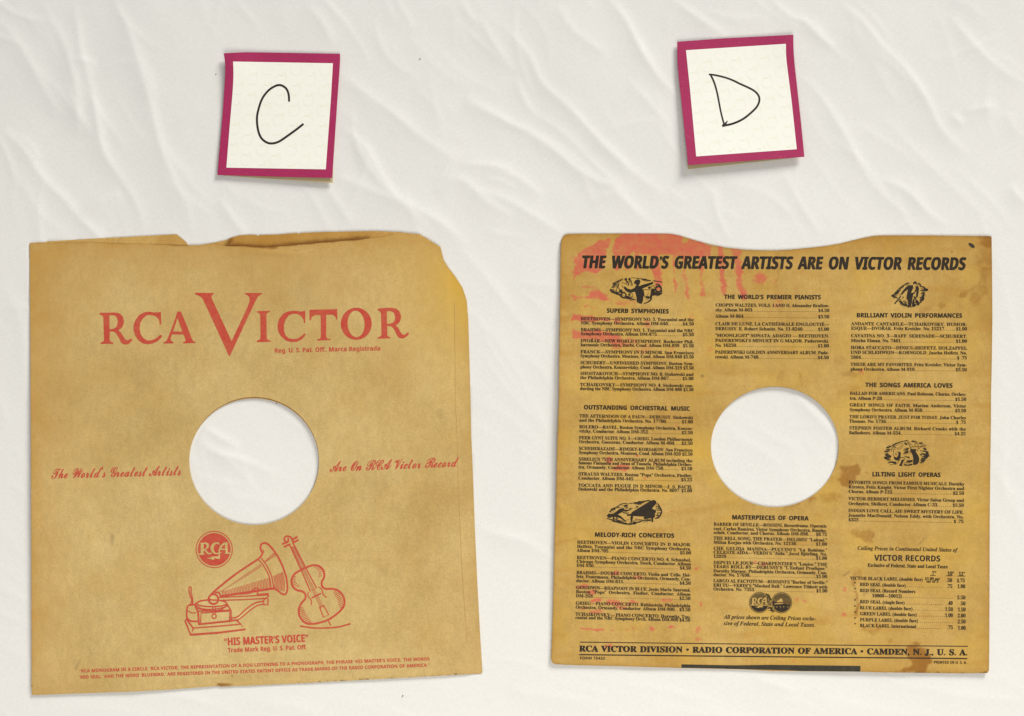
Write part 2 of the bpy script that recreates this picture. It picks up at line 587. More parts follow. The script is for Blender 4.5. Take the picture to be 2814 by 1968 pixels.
def glyph(ch, style, off):
    key = (ch, style)
    if key in GLYPHS:
        return GLYPHS[key]
    if ch == ' ':
        GLYPHS[key] = ([], [], 0.26)
        return GLYPHS[key]
    base, acc = ch, None
    dec = unicodedata.normalize('NFD', ch)
    if len(dec) == 2 and dec[1] in ACC:
        base, acc = dec[0], ACC[dec[1]]
    up, lo, di = STYLE[style]
    if 'A' <= base <= 'Z':
        u = chr(up + ord(base) - 65)
    elif 'a' <= base <= 'z':
        u = chr(lo + ord(base) - 97)
    elif '0' <= base <= '9':
        u = chr(di + ord(base) - 48)
    else:
        u = base
    v, f = _text_mesh(u, 0.0)
    w = _text_mesh('|' + u + '|', 0.0)[0]
    adv = max(p[0] for p in w) - 0.428
    if acc:
        cx = 0.5 * (min(p[0] for p in v) + max(p[0] for p in v))
        ty = max(p[1] for p in v) + 0.06
        quads = {'acute': [((-.06, 0), (.02, 0), (.13, .15), (.02, .15))], 'grave': [((.06, 0), (-.02, 0), (-.13, .15), (-.02, .15))],
                 'caron': [((-.15, .13), (-.04, .13), (.05, 0), (-.05, 0)), ((.15, .13), (.04, .13), (-.05, 0), (.05, 0))],
                 'hat': [((-.15, 0), (-.04, 0), (.05, .13), (-.05, .13)), ((.15, 0), (.04, 0), (-.05, .13), (.05, .13))],
                 'dots': [((-.14, 0), (-.04, 0), (-.04, .1), (-.14, .1)), ((.04, 0), (.14, 0), (.14, .1), (.04, .1))]}[acc]
        for q in quads:
            n = len(v)
            v = v + [(cx + a, ty + b) for a, b in q]
            f = f + [(n, n + 1, n + 2, n + 3)]
    GLYPHS[key] = (v, f, adv)
    return GLYPHS[key]


# ------------------------------------------------------------------ printed ink: shapes gathered in photograph units, then laid on a sheet
class Ink:
    def __init__(s):
        s.v, s.f, s.k = [], [], []
        s.level = 0

    def add(s, v, f):
        n = len(s.v)
        s.v += [(float(x), float(y)) for x, y in v]
        s.k += [s.level] * len(v)
        s.f += [tuple(i + n for i in q) for q in f]
        s.level += 1

    def fill(s, outer, holes=()):
        polys = [outer] + list(holes)
        v, e = [], []
        for p in polys:
            n = len(v)
            v += [Vector(q) for q in p]
            e += [(n + i, n + (i + 1) % len(p)) for i in range(len(p))]
        co, _, fc, *_ = delaunay_2d_cdt(v, e, [], 0, 1e-6)
        if not fc:
            return
        cx = np.array([sum(co[i].x for i in q) / len(q) for q in fc])
        cy = np.array([sum(co[i].y for i in q) / len(q) for q in fc])
        ok = np.zeros(len(fc), bool)
        for p in polys:
            ok ^= inside(cx, cy, p)
        s.add([(c.x, c.y) for c in co], [tuple(q) for q, g in zip(fc, ok) if g])

    def stroke(s, pts, w, smooth=True, w1=None, closed=False, jag=0.0):
        if smooth and len(pts) > 2:
            pts = catmull(pts, 5, closed)
        if closed:
            pts = list(pts) + [pts[0]]
        p = np.array(pts, float)
        n = len(p)
        if n < 2:
            return
        t = np.gradient(p, axis=0)
        t /= np.hypot(t[:, 0], t[:, 1])[:, None] + 1e-9
        nrm = np.stack((-t[:, 1], t[:, 0]), 1)
        ws = np.linspace(w, w if w1 is None else w1, n) * 0.5
        if jag:
            ws = ws * (1 + jag * (np.random.default_rng(len(s.v)).random(n) - 0.5))
        cap = 0 if closed else min(ws[0], ws[-1]) * 0.6
        L, R = p + nrm * ws[:, None], p - nrm * ws[:, None]
        v = list(map(tuple, L)) + list(map(tuple, R))
        f = [(i, i + 1, n + i + 1, n + i) for i in range(n - 1)]
        if cap:
            for end, sgn in ((0, -1), (n - 1, 1)):
                c = p[end] + t[end] * sgn * ws[end] * 0.9
                a, b = p[end] + nrm[end] * ws[end], p[end] - nrm[end] * ws[end]
                m = len(v)
                v += [tuple(c + nrm[end] * ws[end] * 0.5), tuple(c - nrm[end] * ws[end] * 0.5)]
                f.append((end, m, m + 1, n + end))
        s.add(v, f)

    def blob(s, cx, cy, r, ry=None):
        s.fill(ellipse(cx, cy, r, ry, 20))

    def text(s, body, x0, y0, x1, y1, cap, style='serif', off=0.0, lean=0.0, track=False, gap=0.30):
        """set a line from (x0,y0) to (x1,y1) on its baseline, filling that width; '|' marks a dotted leader"""
        sc = cap / CAPH[style]
        W = math.hypot(x1 - x0, y1 - y0)
        ux, uy = (x1 - x0) / W, (y1 - y0) / W

        def put(string, start, sx, word, extra=0.0):
            x = start
            for ch in string:
                if ch == ' ':
                    x += word
                    continue
                v, f, a = glyph(ch, style, off)
                if v:
                    pts = []
                    for gx, gy in v:
                        lx, ly = x + (gx + lean * gy) * sx, gy * sc
                        pts.append((x0 + ux * lx + uy * ly, y0 + uy * lx - ux * ly))
                    if off > 0:
                        k = off * sc
                        for ax_, ay_ in ((-k, -0.35 * k), (k, 0.35 * k)) if off < 0.031 else ((-k, -0.4 * k), (k, -0.4 * k), (0, 0.5 * k)):
                            s.add([(p[0] + ax_, p[1] + ay_) for p in pts], f)
                    else:
                        s.add(pts, f)
                x += a * sx + extra
            return x

        def nat(string):
            return sum(glyph(c, style, off)[2] for c in string if c != ' ') * sc, string.count(' ')

        if '|' in body:
            left, right = body.split('|')
            wl, nl = nat(left)
            wr, nr = nat(right)
            k = min(1.0, (W * 0.97 - 0.22 * sc * (nl + nr)) / max(wl + wr, 1e-6), 1.0)
            word = 0.27 * sc
            end = put(left, 0, sc * k, word)
            rs = W - wr * k - nr * word
            put(right, rs, sc * k, word)
            d = 0.40 * sc
            x = end + 0.12 * sc
            r = 0.062 * sc
            while x < rs - 0.15 * sc:
                cx, cy = x0 + ux * x + uy * r, y0 + uy * x - ux * r
                s.add([(cx - r, cy - r), (cx + r, cy - r), (cx + r, cy + r), (cx - r, cy + r)], [(0, 1, 2, 3)])
                x += d
            return
        w, n = nat(body)
        if track:                       # spread or squeeze evenly
            put(body, 0, W / (w + gap * sc * n) * sc, W / (w + gap * sc * n) * gap * sc)
        else:
            k = min(1.04, (W - 0.24 * sc * n) / w) if n else W / w
            put(body, 0, sc * k, (W - w * k) / n if n else 0)

    def build(s, name, mat, parent, zf, lift=0.055 * MM, limit=7.0):
        if not s.f:
            return None
        V = np.array(s.v)
        far = max(max(abs(V[q[i], 0] - V[q[i - 1], 0]) + abs(V[q[i], 1] - V[q[i - 1], 1]) for i in range(len(q))) for q in s.f)
        if far < limit:
            return s.lay(name, np.column_stack((V, np.array(s.k) % 12)), s.f, mat, parent, zf, lift)
        bm = bmesh.new()
        vv = [bm.verts.new((x, y, k % 12)) for (x, y), k in zip(s.v, s.k)]
        for q in s.f:
            try:
                bm.faces.new([vv[i] for i in q])
            except ValueError:
                pass
        for _ in range(9):
            es = [e for e in bm.edges if math.hypot(e.verts[0].co.x - e.verts[1].co.x, e.verts[0].co.y - e.verts[1].co.y) > limit]
            if not es:
                break
            bmesh.ops.subdivide_edges(bm, edges=es, cuts=1, use_grid_fill=True)
        bmesh.ops.triangulate(bm, faces=[f for f in bm.faces if len(f.verts) > 4])
        bm.verts.index_update()
        co = np.array([v.co[:] for v in bm.verts])
        fc = [[v.index for v in f.verts] for f in bm.faces]
        bm.free()
        return s.lay(name, co, fc, mat, parent, zf, lift)

    def lay(s, name, co, fc, mat, parent, zf, lift):
        z = zf(co[:, 0], co[:, 1]) + lift + co[:, 2] * 0.003 * MM
        gx, gy = ground(co[:, 0], co[:, 1], z)
        P = np.stack((gx, gy, z), 1)
        Pl = P.tolist()
        # every face looks up
        out = []
        for q in fc:
            a, b, c = Pl[q[0]], Pl[q[1]], Pl[q[2]]
            nz = (b[0] - a[0]) * (c[1] - a[1]) - (b[1] - a[1]) * (c[0] - a[0])
            out.append(q if nz > 0 else q[::-1])
        return mesh_object(name, P, out, mat, parent, smooth=False)


# ------------------------------------------------------------------ a panel of a sleeve: outline, round hole, fine mesh with the wear of every point
def build_panel(name, outline, hole, mat, parent, zf, wear, step=4.6, thick=0.22 * MM):
    xs = [p[0] for p in outline]
    ys = [p[1] for p in outline]

    def dense(poly):
        o = []
        for i in range(len(poly)):
            a, b = poly[i], poly[(i + 1) % len(poly)]
            n = max(1, int(math.hypot(b[0] - a[0], b[1] - a[1]) / step))
            o += [(a[0] + (b[0] - a[0]) * k / n, a[1] + (b[1] - a[1]) * k / n) for k in range(n)]
        return o
    A, Bq = dense(outline), dense(hole)
    gx, gy = np.meshgrid(np.arange(min(xs), max(xs), step), np.arange(min(ys), max(ys), step))
    gx = gx.copy()
    gx[1::2] += step / 2
    gx, gy = gx.ravel(), gy.ravel()
    ok = inside(gx, gy, outline) & ~inside(gx, gy, hole)
    gx, gy = gx[ok], gy[ok]
    d = np.minimum(dist_line(gx, gy, outline, True), dist_line(gx, gy, hole, True))
    gx, gy = gx[d > step * 0.6], gy[d > step * 0.6]
    v = [Vector(p) for p in A + Bq] + [Vector(p) for p in zip(gx.tolist(), gy.tolist())]
    nA, nB = len(A), len(Bq)
    e = [(i, (i + 1) % nA) for i in range(nA)] + [(nA + i, nA + (i + 1) % nB) for i in range(nB)]
    co, _, fc, *_ = delaunay_2d_cdt(v, e, [], 0, 1e-5)
    co = np.array([c[:] for c in co])
    F = np.array([q for q in fc])
    cen = co[F].mean(1)
    F = F[inside(cen[:, 0], cen[:, 1], outline) & ~inside(cen[:, 0], cen[:, 1], hole)]
    z = zf(co[:, 0], co[:, 1])
    X, Y = ground(co[:, 0], co[:, 1], z)
    P = np.stack((X, Y, z), 1)
    a, b, c = P[F[:, 0]], P[F[:, 1]], P[F[:, 2]]
    nz = (b[:, 0] - a[:, 0]) * (c[:, 1] - a[:, 1]) - (b[:, 1] - a[:, 1]) * (c[:, 0] - a[:, 0])
    F[nz < 0] = F[nz < 0][:, ::-1]
    o = mesh_object(name, P, F.tolist(), mat, parent)
    if wear is not None:
        at = o.data.attributes.new('wear', 'FLOAT_COLOR', 'POINT')
        wv = wear(co[:, 0], co[:, 1])
        at.data.foreach_set('color', wv[:, :4].astype(np.float32).ravel())
        ya = o.data.attributes.new('yellowing', 'FLOAT', 'POINT')
        ya.data.foreach_set('value', np.clip(wv[:, 4], 0, 1).astype(np.float32))
    so = o.modifiers.new('thickness', 'SOLIDIFY')
    so.thickness, so.offset = thick, -1.0
    return o


def marks(px, py, items):
    """strongest of a list of soft blots: ('poly', pts, soft, amount), ('line', pts, width, amount), ('spot', cx, cy, rx, ry, amount)"""
    r = np.zeros(px.shape)
    for it in items:
        if it[0] == 'poly':
            v = soft_poly(px, py, it[1], it[2]) * it[3]
        elif it[0] == 'line':
            v = np.clip(1.25 - dist_line(px, py, it[1]) / (it[2] * 0.5), 0, 1) * it[3]
        else:
            v = np.clip(1.5 * (1 - np.hypot((px - it[1]) / it[3], (py - it[2]) / it[4])) + 0.25, 0, 1) * it[5]
        r = np.maximum(r, v)
    return r


SLEEVES = 'paper record sleeves laid side by side'

# ================================================================== sleeve with the red lettering
A1, A2 = View(0, 600, 0.60976), View(0, 1150, 0.60976)
A3 = View(400, 620, 0.39199)
c_left = [(88, 1910), (86, 1880), (87, 1850), (86, 1500), (85, 1200), (83, 900), (82, 800), (81, 668)]
c_right = A1([(1925, 92), (1985, 130), (2000, 190), (2022, 225), (2050, 260), (2085, 315), (2103, 370), (2110, 450), (2115, 620), (2120, 800), (2124, 984)]) + \
    A2([(2133, 300), (2140, 500), (2152, 760), (2165, 1000), (2174, 1140), (2172, 1149)])
c_bottom = A2([(1800, 1170), (1590, 1181), (1300, 1196), (1000, 1209), (980, 1206), (780, 1221), (600, 1231), (300, 1241), (150, 1247)])
c_front_top = A1([(133, 112), (175, 113), (240, 111), (400, 108), (560, 114), (720, 117), (845, 122), (900, 120), (960, 112), (1020, 124), (1100, 124), (1180, 131),
                  (1280, 124), (1400, 113), (1550, 100), (1660, 92), (1740, 80), (1800, 63), (1890, 72)])
c_back_top = A1([(134, 114), (170, 107), (300, 99), (420, 92), (570, 84), (720, 76), (795, 72), (818, 90), (835, 104), (848, 121), (870, 122), (890, 122), (960, 111), (1020, 98),
                 (1045, 86), (1080, 77), (1120, 74), (1155, 75), (1163, 80), (1170, 75), (1250, 73), (1340, 66), (1347, 72), (1352, 66), (1450, 62), (1550, 60),
                 (1690, 57), (1800, 62), (1888, 73)])
C_FRONT = c_left[:-1] + c_front_top + c_right + c_bottom
C_BACK = [(x + 1, y) for x, y in c_left[:-1]] + c_back_top + [(x - 2, y - 1) for x, y in c_right] + [(x, y - 2) for x, y in c_bottom]
C_HOLE = ellipse(698.5, 1267, 178.5, 176.0, 120)
C_HOLE_BACK = ellipse(698.0, 1269, 178.5, 174.5, 120)


def zc(px, py):
    z = 1.15 + 0.25 * np.sin(px / 260.0 + 0.4) * np.cos(py / 310.0 + 0.9) + 0.22 * np.sin(px / 117.0 + py / 170.0)
    z = z + 0.8 * np.exp(-np.maximum(px - 82, 0) / 70.0) * np.clip((py - 600) / 800, 0.15, 1) * np.clip((1900 - py) / 300, 0.2, 1)
    z = z + 0.7 * np.exp(-np.maximum(py - 660, 0) / 60.0) * np.clip((px - 300) / 500.0, 0, 1)
    z = z + 0.30 * (vnoise(px, py, 75, 61) - 0.5) + 0.10 * (vnoise(px, py, 26, 62) - 0.5)
    seam = 1254 + (py - 1150) * 0.05
    z = z - 0.30 / (1 + np.exp(-(px - seam) / 4.0)) - 0.55 / (1 + np.exp(-(py - 1898 + 0.063 * (px - 90)) / 5.0)) * 0.9
    z = z + 0.40 * np.exp(-((py - (690 + 0.05 * (px - 660))) / 7.0) ** 2) * np.clip(1 - np.abs(px - 770) / 120.0, 0, 1)
    return z * MM


def zc_back(px, py):
    return zc(px, py) - 0.42 * MM


def wear_c(px, py):
    n = len(px)
    w = np.zeros((n, 5))
    w[:, 1] = marks(px, py, [
        ('poly', A2([(970, 1205), (985, 1190), (1040, 1195), (1060, 1203), (1000, 1212)]), 4, 0.75),
        ('spot', *A2([(1046, 1160)])[0], 7, 6, 0.5), ('spot', *A2([(1590, 1160)])[0], 4, 12, 0.35),
        ('line', A1([(700, 117), (845, 122)]), 5, 0.6), ('line', A1([(1020, 124), (1200, 130), (1400, 113), (1640, 94)]), 6, 0.75),
        ('line', A1([(1090, 132), (1300, 142), (1440, 158)]), 3, 0.4),  # wrinkle near the top, drawn in as a thin brown line
        ('line', A1([(200, 112), (400, 108), (560, 114)]), 4, 0.35)])
    edge = dist_line(px, py, C_FRONT, True)
    left = np.exp(-np.maximum(px - 80, 0) / 85.0)
    top = np.exp(-np.maximum(py - 650, 0) / 95.0)
    corner = np.exp(-np.hypot(px - 1265, (py - 760) * 0.75) / 95.0)
    w[:, 2] = np.clip(0.58 * left + 0.34 * top + 0.36 * np.exp(-np.maximum(py - 650, 0) / 330.0) + 0.18 * np.clip(vnoise(px, py, 120, 51) + 0.5 * vnoise(px, py, 45, 52) - 0.75, 0, 1) + 0.22 * np.exp(-edge / 16.0)  # includes a long gradient, deeper toward the top
                      + 0.16 * np.exp(-np.maximum(1325 - px, 0) / 60.0), 0, 0.9)
    w[:, 3] = np.clip(marks(px, py, [('spot', *A2([(505, 545)])[0], 7, 22, 0.26), ('spot', *A1([(1380, 330)])[0], 24, 60, 0.10), ('spot', *A1([(640, 700)])[0], 40, 60, 0.07), ('spot', *A2([(1700, 330)])[0], 50, 70, 0.07), ('line', A2([(340, 1130), (365, 1085)]), 5, 0.3), ('line', A2([(395, 1030), (412, 1060)]), 5, 0.25), ('spot', *A1([(1985, 880)])[0], 12, 16, 0.22),
                                     ('spot', *A2([(1740, 680)])[0], 8, 20, 0.12), ('line', A2([(190, 480), (260, 650), (330, 790)]), 6, 0.12)])
                      + 0.10 * np.exp(-edge / 3.0), 0, 0.5)
    w[:, 2] *= 1 - 0.8 * corner
    w[:, 4] = 0.85 * corner + 0.34 * np.exp(-np.hypot(px - 1290, (py - 880) * 0.4) / 50.0)
    return w


def wear_cb(px, py):
    w = np.zeros((len(px), 5))
    w[:, 2] = np.interp(px, [430, 436, 540, 600, 626, 632, 820, 830, 1000, 1090, 1180], [0.0, 0.45, 0.5, 0.2, 0.3, 1.0, 1.0, 0.85, 0.8, 0.35, 0.0])
    tuck = dist_line(px, py, A1([(1040, 100), (1020, 124), (1200, 130), (1400, 112), (1660, 90)]))
    w[:, 1] = 0.8 * np.exp(-tuck / 10.0)  # browner along the line where the front panel begins
    return w


t = empty('record_sleeve', (*ground(700, 1300, 0.0), 0.0024))
tag(t, 'kraft record sleeve with large red lettering and torn top edge, below card C', 'record sleeve', SLEEVES)
RED_SLEEVE = t
build_panel('back_panel', C_BACK, C_HOLE_BACK, M_CBACK, t, zc_back, wear_cb, 6.0)
build_panel('front_panel', C_FRONT, C_HOLE, M_CPAPER, t, zc, wear_c)

# big title
T1, T2 = View(260, 780, 0.191638), View(680, 780, 0.200348)
ink = Ink()
R1 = [(70, 420), (85, 415), (300, 412), (360, 425), (405, 470), (422, 540), (410, 600), (380, 640), (340, 665), (380, 700), (420, 770), (450, 805), (470, 812), (495, 800), (522, 785),
      (543, 800), (535, 815), (500, 855), (470, 870), (420, 870), (385, 850), (350, 780), (310, 710), (270, 685), (218, 682), (215, 800), (225, 830), (270, 848), (270, 860), (90, 862),
      (82, 850), (120, 830), (135, 815), (132, 700), (125, 480), (110, 455), (68, 438)]
R1h = [(212, 450), (280, 452), (315, 475), (332, 530), (325, 590), (300, 630), (260, 648), (214, 650)]
ink.fill(chaikin(T1(R1)), [chaikin(T1(R1h))])
ink.fill(chaikin(T1([(945, 400), (950, 410), (958, 585), (935, 585), (925, 520), (895, 480), (850, 455), (790, 445), (740, 455), (690, 500), (655, 560), (645, 640), (660, 720), (700, 780), (750, 812),
      (800, 812), (860, 795), (910, 760), (945, 728), (968, 745), (955, 775), (900, 825), (840, 855), (760, 868), (690, 855), (630, 815), (580, 740), (557, 660), (560, 590), (590, 510),
      (650, 440), (720, 408), (790, 400), (860, 412), (930, 408)])))
ink.fill(chaikin(T1([(1185, 400), (1215, 395), (1240, 402), (1330, 620), (1400, 800), (1415, 825), (1452, 835), (1450, 848), (1270, 855), (1265, 840), (1300, 825), (1305, 800), (1275, 728), (1110, 725),
      (1088, 790), (1100, 822), (1135, 840), (1130, 855), (985, 857), (985, 842), (1030, 820), (1060, 750), (1120, 600), (1160, 490)])), [T1([(1188, 490), (1125, 685), (1258, 685)])])
ink.fill(chaikin(T1([(1437, 135), (1450, 130), (1710, 132), (1705, 148), (1680, 168), (1675, 205), (1700, 255), (1965, 822), (2190, 340), (2222, 250), (2222, 195), (2195, 165), (2155, 145), (2155, 132),
      (2406, 132), (2400, 145), (2345, 180), (2306, 251), (2240, 390), (1938, 1042), (1925, 1030), (1560, 235), (1535, 195), (1480, 165), (1440, 152)]), 1, 0.12))
ink.fill(chaikin(T2([(130, 380), (150, 375), (310, 370), (310, 385), (270, 400), (260, 430), (265, 750), (285, 772), (325, 782), (322, 795), (130, 800), (122, 785), (165, 768), (180, 740), (175, 430),
      (160, 400), (132, 392)])))
ink.fill(chaikin(T2([(785, 370), (793, 375), (793, 540), (778, 540), (765, 480), (730, 435), (680, 412), (620, 410), (570, 430), (525, 490), (500, 560), (500, 640), (525, 710), (570, 750), (630, 760),
      (690, 750), (740, 720), (780, 678), (800, 688), (790, 715), (740, 765), (680, 795), (600, 798), (530, 780), (460, 720), (420, 650), (412, 570), (435, 480), (490, 410), (560, 378),
      (650, 370), (740, 382)])))
ink.fill(chaikin(T2([(850, 360), (870, 355), (1210, 350), (1222, 340), (1230, 350), (1233, 490), (1222, 492), (1205, 450), (1180, 425), (1130, 422), (1080, 425), (1080, 730), (1095, 752), (1143, 760),
      (1140, 770), (960, 778), (952, 765), (1000, 750), (1008, 720), (1005, 440), (985, 425), (920, 432), (885, 455), (868, 500), (853, 500)])))
ink.fill(T2(ellipse(1493, 548, 212, 220, 48)), [T2(ellipse(1490, 550, 117, 182, 48, -0.06))])
ink.fill(chaikin(T2([(1785, 345), (1850, 335), (1960, 328), (2040, 340), (2090, 385), (2108, 450), (2095, 515), (2060, 555), (2030, 570), (2065, 600), (2110, 680), (2135, 700), (2160, 698), (2200, 665),
      (2218, 680), (2205, 705), (2150, 745), (2100, 750), (2060, 725), (2020, 640), (1985, 590), (1950, 578), (1918, 578), (1918, 700), (1930, 722), (1962, 735), (1960, 748), (1785, 752),
      (1780, 738), (1825, 722), (1840, 700), (1832, 400), (1815, 375), (1785, 360)])), [chaikin(T2([(1912, 375), (1970, 375), (2010, 400), (2028, 450), (2020, 505), (1990, 540), (1950, 548), (1914, 548)]))])
ink.build('title_lettering', M_RED, t, zc)

ink = Ink()
ink.text('Reg. U. S. Pat. Off., Marca Registrada', 754, 969.5, 1046, 963, 12, 'sans', 0.016, track=True)
ink.build('registration_line', M_RED, t, zc)
ink = Ink()
ink.text('The World\u2019s Greatest Artists', 139, 1315.5, 497, 1306, 28.5, 'script', 0.010, lean=0.28, track=True)
ink.build('script_slogan', M_RED, t, zc)
ink = Ink()
ink.text('Are On RCA Victor Record', 907, 1296.5, 1256, 1282.5, 28.5, 'script', 0.010, lean=0.28, track=True)
ink.build('script_slogan', M_RED, t, zc)
ink = Ink()
ink.text('\u201cHIS MASTER\u2019S VOICE\u201d', 616, 1774, 848, 1763.5, 20.5, 'sans', 0.026, track=True)
ink.text('Trade Mark Reg. U. S. Pat. Off.', 626, 1793, 843, 1784, 12, 'sans', 0.016, track=True)
ink.build('trademark_lettering', M_RED, t, zc)
ink = Ink()
ink.text('\u201cRCA MONOGRAM IN A CIRCLE, \u2018RCA VICTOR,\u2019 THE REPRESENTATION OF A DOG LISTENING TO A PHONOGRAPH, THE PHRASE \u2018HIS MASTER\u2019S VOICE,\u2019 THE WORDS',
         218, 1848.5, 1181, 1815, 8.8, 'sans', 0.016, track=True)
ink.text('\u2018RED SEAL,\u2019 AND THE WORD \u2018BLUEBIRD,\u2019 ARE REGISTERED IN THE UNITED STATES PATENT OFFICE AS TRADE-MARKS OF THE RADIO CORPORATION OF AMERICA.\u201d',
         218, 1865.5, 1181, 1832, 8.8, 'sans', 0.016, track=True)
ink.build('notice_lettering', M_RED, t, zc)

# round emblem
E = View(520, 1440, 0.0871731)
MONO = [
    ([(345, 600), (540, 580), (600, 610), (625, 670), (610, 740), (570, 785), (520, 810), (560, 850), (600, 900), (650, 915), (690, 900), (715, 930), (680, 960), (620, 965), (560, 940), (500, 870), (460, 825),
      (450, 900), (470, 950), (490, 975), (300, 980), (295, 945), (340, 930), (360, 900), (365, 640)],
     [(455, 630), (520, 635), (550, 690), (535, 750), (490, 795), (455, 800)]),
    ([(930, 580), (960, 655), (930, 660), (900, 630), (850, 630), (800, 670), (770, 750), (780, 830), (810, 890), (860, 915), (920, 905), (1000, 880), (1030, 885), (990, 920), (930, 945), (840, 955),
      (760, 930), (700, 870), (665, 780), (680, 690), (730, 620), (800, 585), (870, 580)], None),
    ([(1225, 580), (1205, 640), (1215, 870), (1240, 905), (1300, 905), (1290, 945), (1100, 945), (1140, 910), (1145, 820), (975, 820), (960, 900), (975, 1110), (800, 1080), (780, 1095), (795, 1135), (530, 1080),
      (700, 1065), (690, 1030), (920, 1020), (925, 940), (925, 830), (950, 740), (1010, 650), (1090, 590), (1150, 575)],
     [(1130, 640), (1060, 690), (1000, 770), (1130, 780)])]
ink = Ink()
ink.fill(E(ellipse(788, 805, 585, n=72)), [E(ellipse(788, 805, 556, n=72))])
ink.fill(E(ellipse(790, 805, 515, n=72)))
em = ink.build('round_emblem', M_RED, t, zc)
ink = Ink()
for o_, h_ in MONO:
    ink.fill(E(o_), [E(h_)] if h_ else [])
ink.build('monogram', M_CBARE, t, zc, lift=0.16 * MM)

# line drawing: a horn gramophone, and a plain cello standing in for the other figure
G = View(510, 1430, 0.230437)
ink = Ink()


def gs(pts, w=20, **k):
    ink.stroke(G(pts), w * 0.230437, **k)


gs([(885, 445), (930, 380), (925, 355)], 12)
gs([(870, 460), (600, 640), (380, 815), (300, 890)], 24)
gs([(880, 450), (915, 400), (893, 330), (905, 285), (945, 270), (1000, 300), (1080, 400), (1150, 530), (1200, 680), (1215, 800), (1205, 860), (1180, 885), (1140, 870), (1090, 830)], 22)
gs([(1090, 830), (1040, 815), (900, 835), (700, 865), (420, 905)], 26)
gs([(870, 468), (930, 540), (990, 650), (1015, 760), (1020, 820)], 14)
gs([(905, 455), (965, 535), (1020, 650), (1045, 760), (1050, 815)], 14)
for i in range(32):
    f = i / 31
    x0, y0 = 440 + f * 560, 885 - f * 72
    L = 34 + f * 90
    gs([(x0, y0), (x0 + 2, y0 - L * 0.6), (x0 - 8, y0 - L)], 8, smooth=False)
for i in range(8):
    f = i / 7
    gs([(1062 + f * 115, 815 + f * 30), (1066 + f * 112, 740), (1050 + f * 105, 665 - f * 45)], 9)
for i in range(34):
    f = i / 33
    x0, y0 = 420 + f * 470, 845 - f * 320
    gs([(x0, y0), (x0 + 6 + 8 * f, y0 + 8 + 22 * f)], 7, smooth=False)
for i in range(9):
    f = i / 8
    gs([(935 + f * 110, 500 - f * 110), (960 + f * 115, 490 - f * 70)], 9, smooth=False)
ink.stroke(G(ellipse(333, 940, 58, n=30)), 5.2, closed=True, smooth=False)
gs([(360, 862), (395, 860), (410, 890)], 22)
gs([(395, 920), (700, 905), (980, 890)], 14)
gs([(395, 955), (700, 945), (960, 930)], 14)
gs([(860, 885), (990, 875), (990, 905), (965, 925), (985, 940), (980, 1010), (930, 1005), (925, 960), (960, 925)], 16, smooth=False)
gs([(775, 865), (820, 815), (855, 810), (872, 840), (850, 875)], 14)
gs([(650, 880), (760, 870), (800, 850)], 14)
gs([(555, 1165), (620, 1150), (720, 1060), (820, 990), (930, 965)], 16)
gs([(555, 1195), (640, 1180), (750, 1090), (850, 1020), (940, 1000)], 14)
ink.stroke(G(ellipse(310, 990, 180, 40, 40)), 3.6, closed=True, smooth=False)
gs([(110, 1000), (180, 960), (300, 945)], 16)
gs([(130, 1020), (200, 1055), (340, 1060), (470, 1030), (490, 985)], 13)
gs([(120, 1045), (250, 1075), (400, 1070), (500, 1020)], 13)
gs([(495, 1000), (540, 1075), (545, 1200)], 18, smooth=False)
gs([(545, 1200), (160, 1240)], 22, smooth=False)
gs([(110, 1005), (150, 1095), (160, 1240)], 22, smooth=False)
gs([(180, 1230), (185, 1105), (525, 1080), (525, 1205)], 16, smooth=False)
gs([(145, 1085), (540, 1070)], 14, smooth=False)
gs([(323, 1030), (328, 1120)], 12, smooth=False)
gs([(352, 1030), (354, 1120)], 12, smooth=False)
ink.stroke(G(ellipse(340, 1145, 26, n=20)), 3.2, closed=True, smooth=False)
gs([(90, 1005), (30, 1020), (15, 1080), (18, 1160), (60, 1200), (140, 1205)], 20)
gs([(25, 1080), (80, 1105), (125, 1100)], 12)
gs([(60, 1000), (75, 950), (50, 890), (40, 810), (55, 795), (68, 810), (65, 860), (80, 920), (88, 1010)], 15)
gs([(10, 1180), (-5, 1200), (60, 1365), (90, 1300), (90, 1285), (20, 1190)], 18, smooth=False)
gs([(60, 1365), (400, 1340), (715, 1300), (610, 1190), (560, 1195)], 24, smooth=False)
gs([(90, 1285), (400, 1262), (660, 1238)], 15, smooth=False)
ink.build('gramophone_drawing', M_RED, t, zc)

ink = Ink()
ax = (1225, 205)            # top of the neck
bx = (1700, 1190)           # tail end
dl = math.hypot(bx[0] - ax[0], bx[1] - ax[1])
ux_, uy_ = (bx[0] - ax[0]) / dl, (bx[1] - ax[1]) / dl


def cello(pts):
    return [(ax[0] + ux_ * u + uy_ * v, ax[1] + uy_ * u - ux_ * v) for u, v in pts]


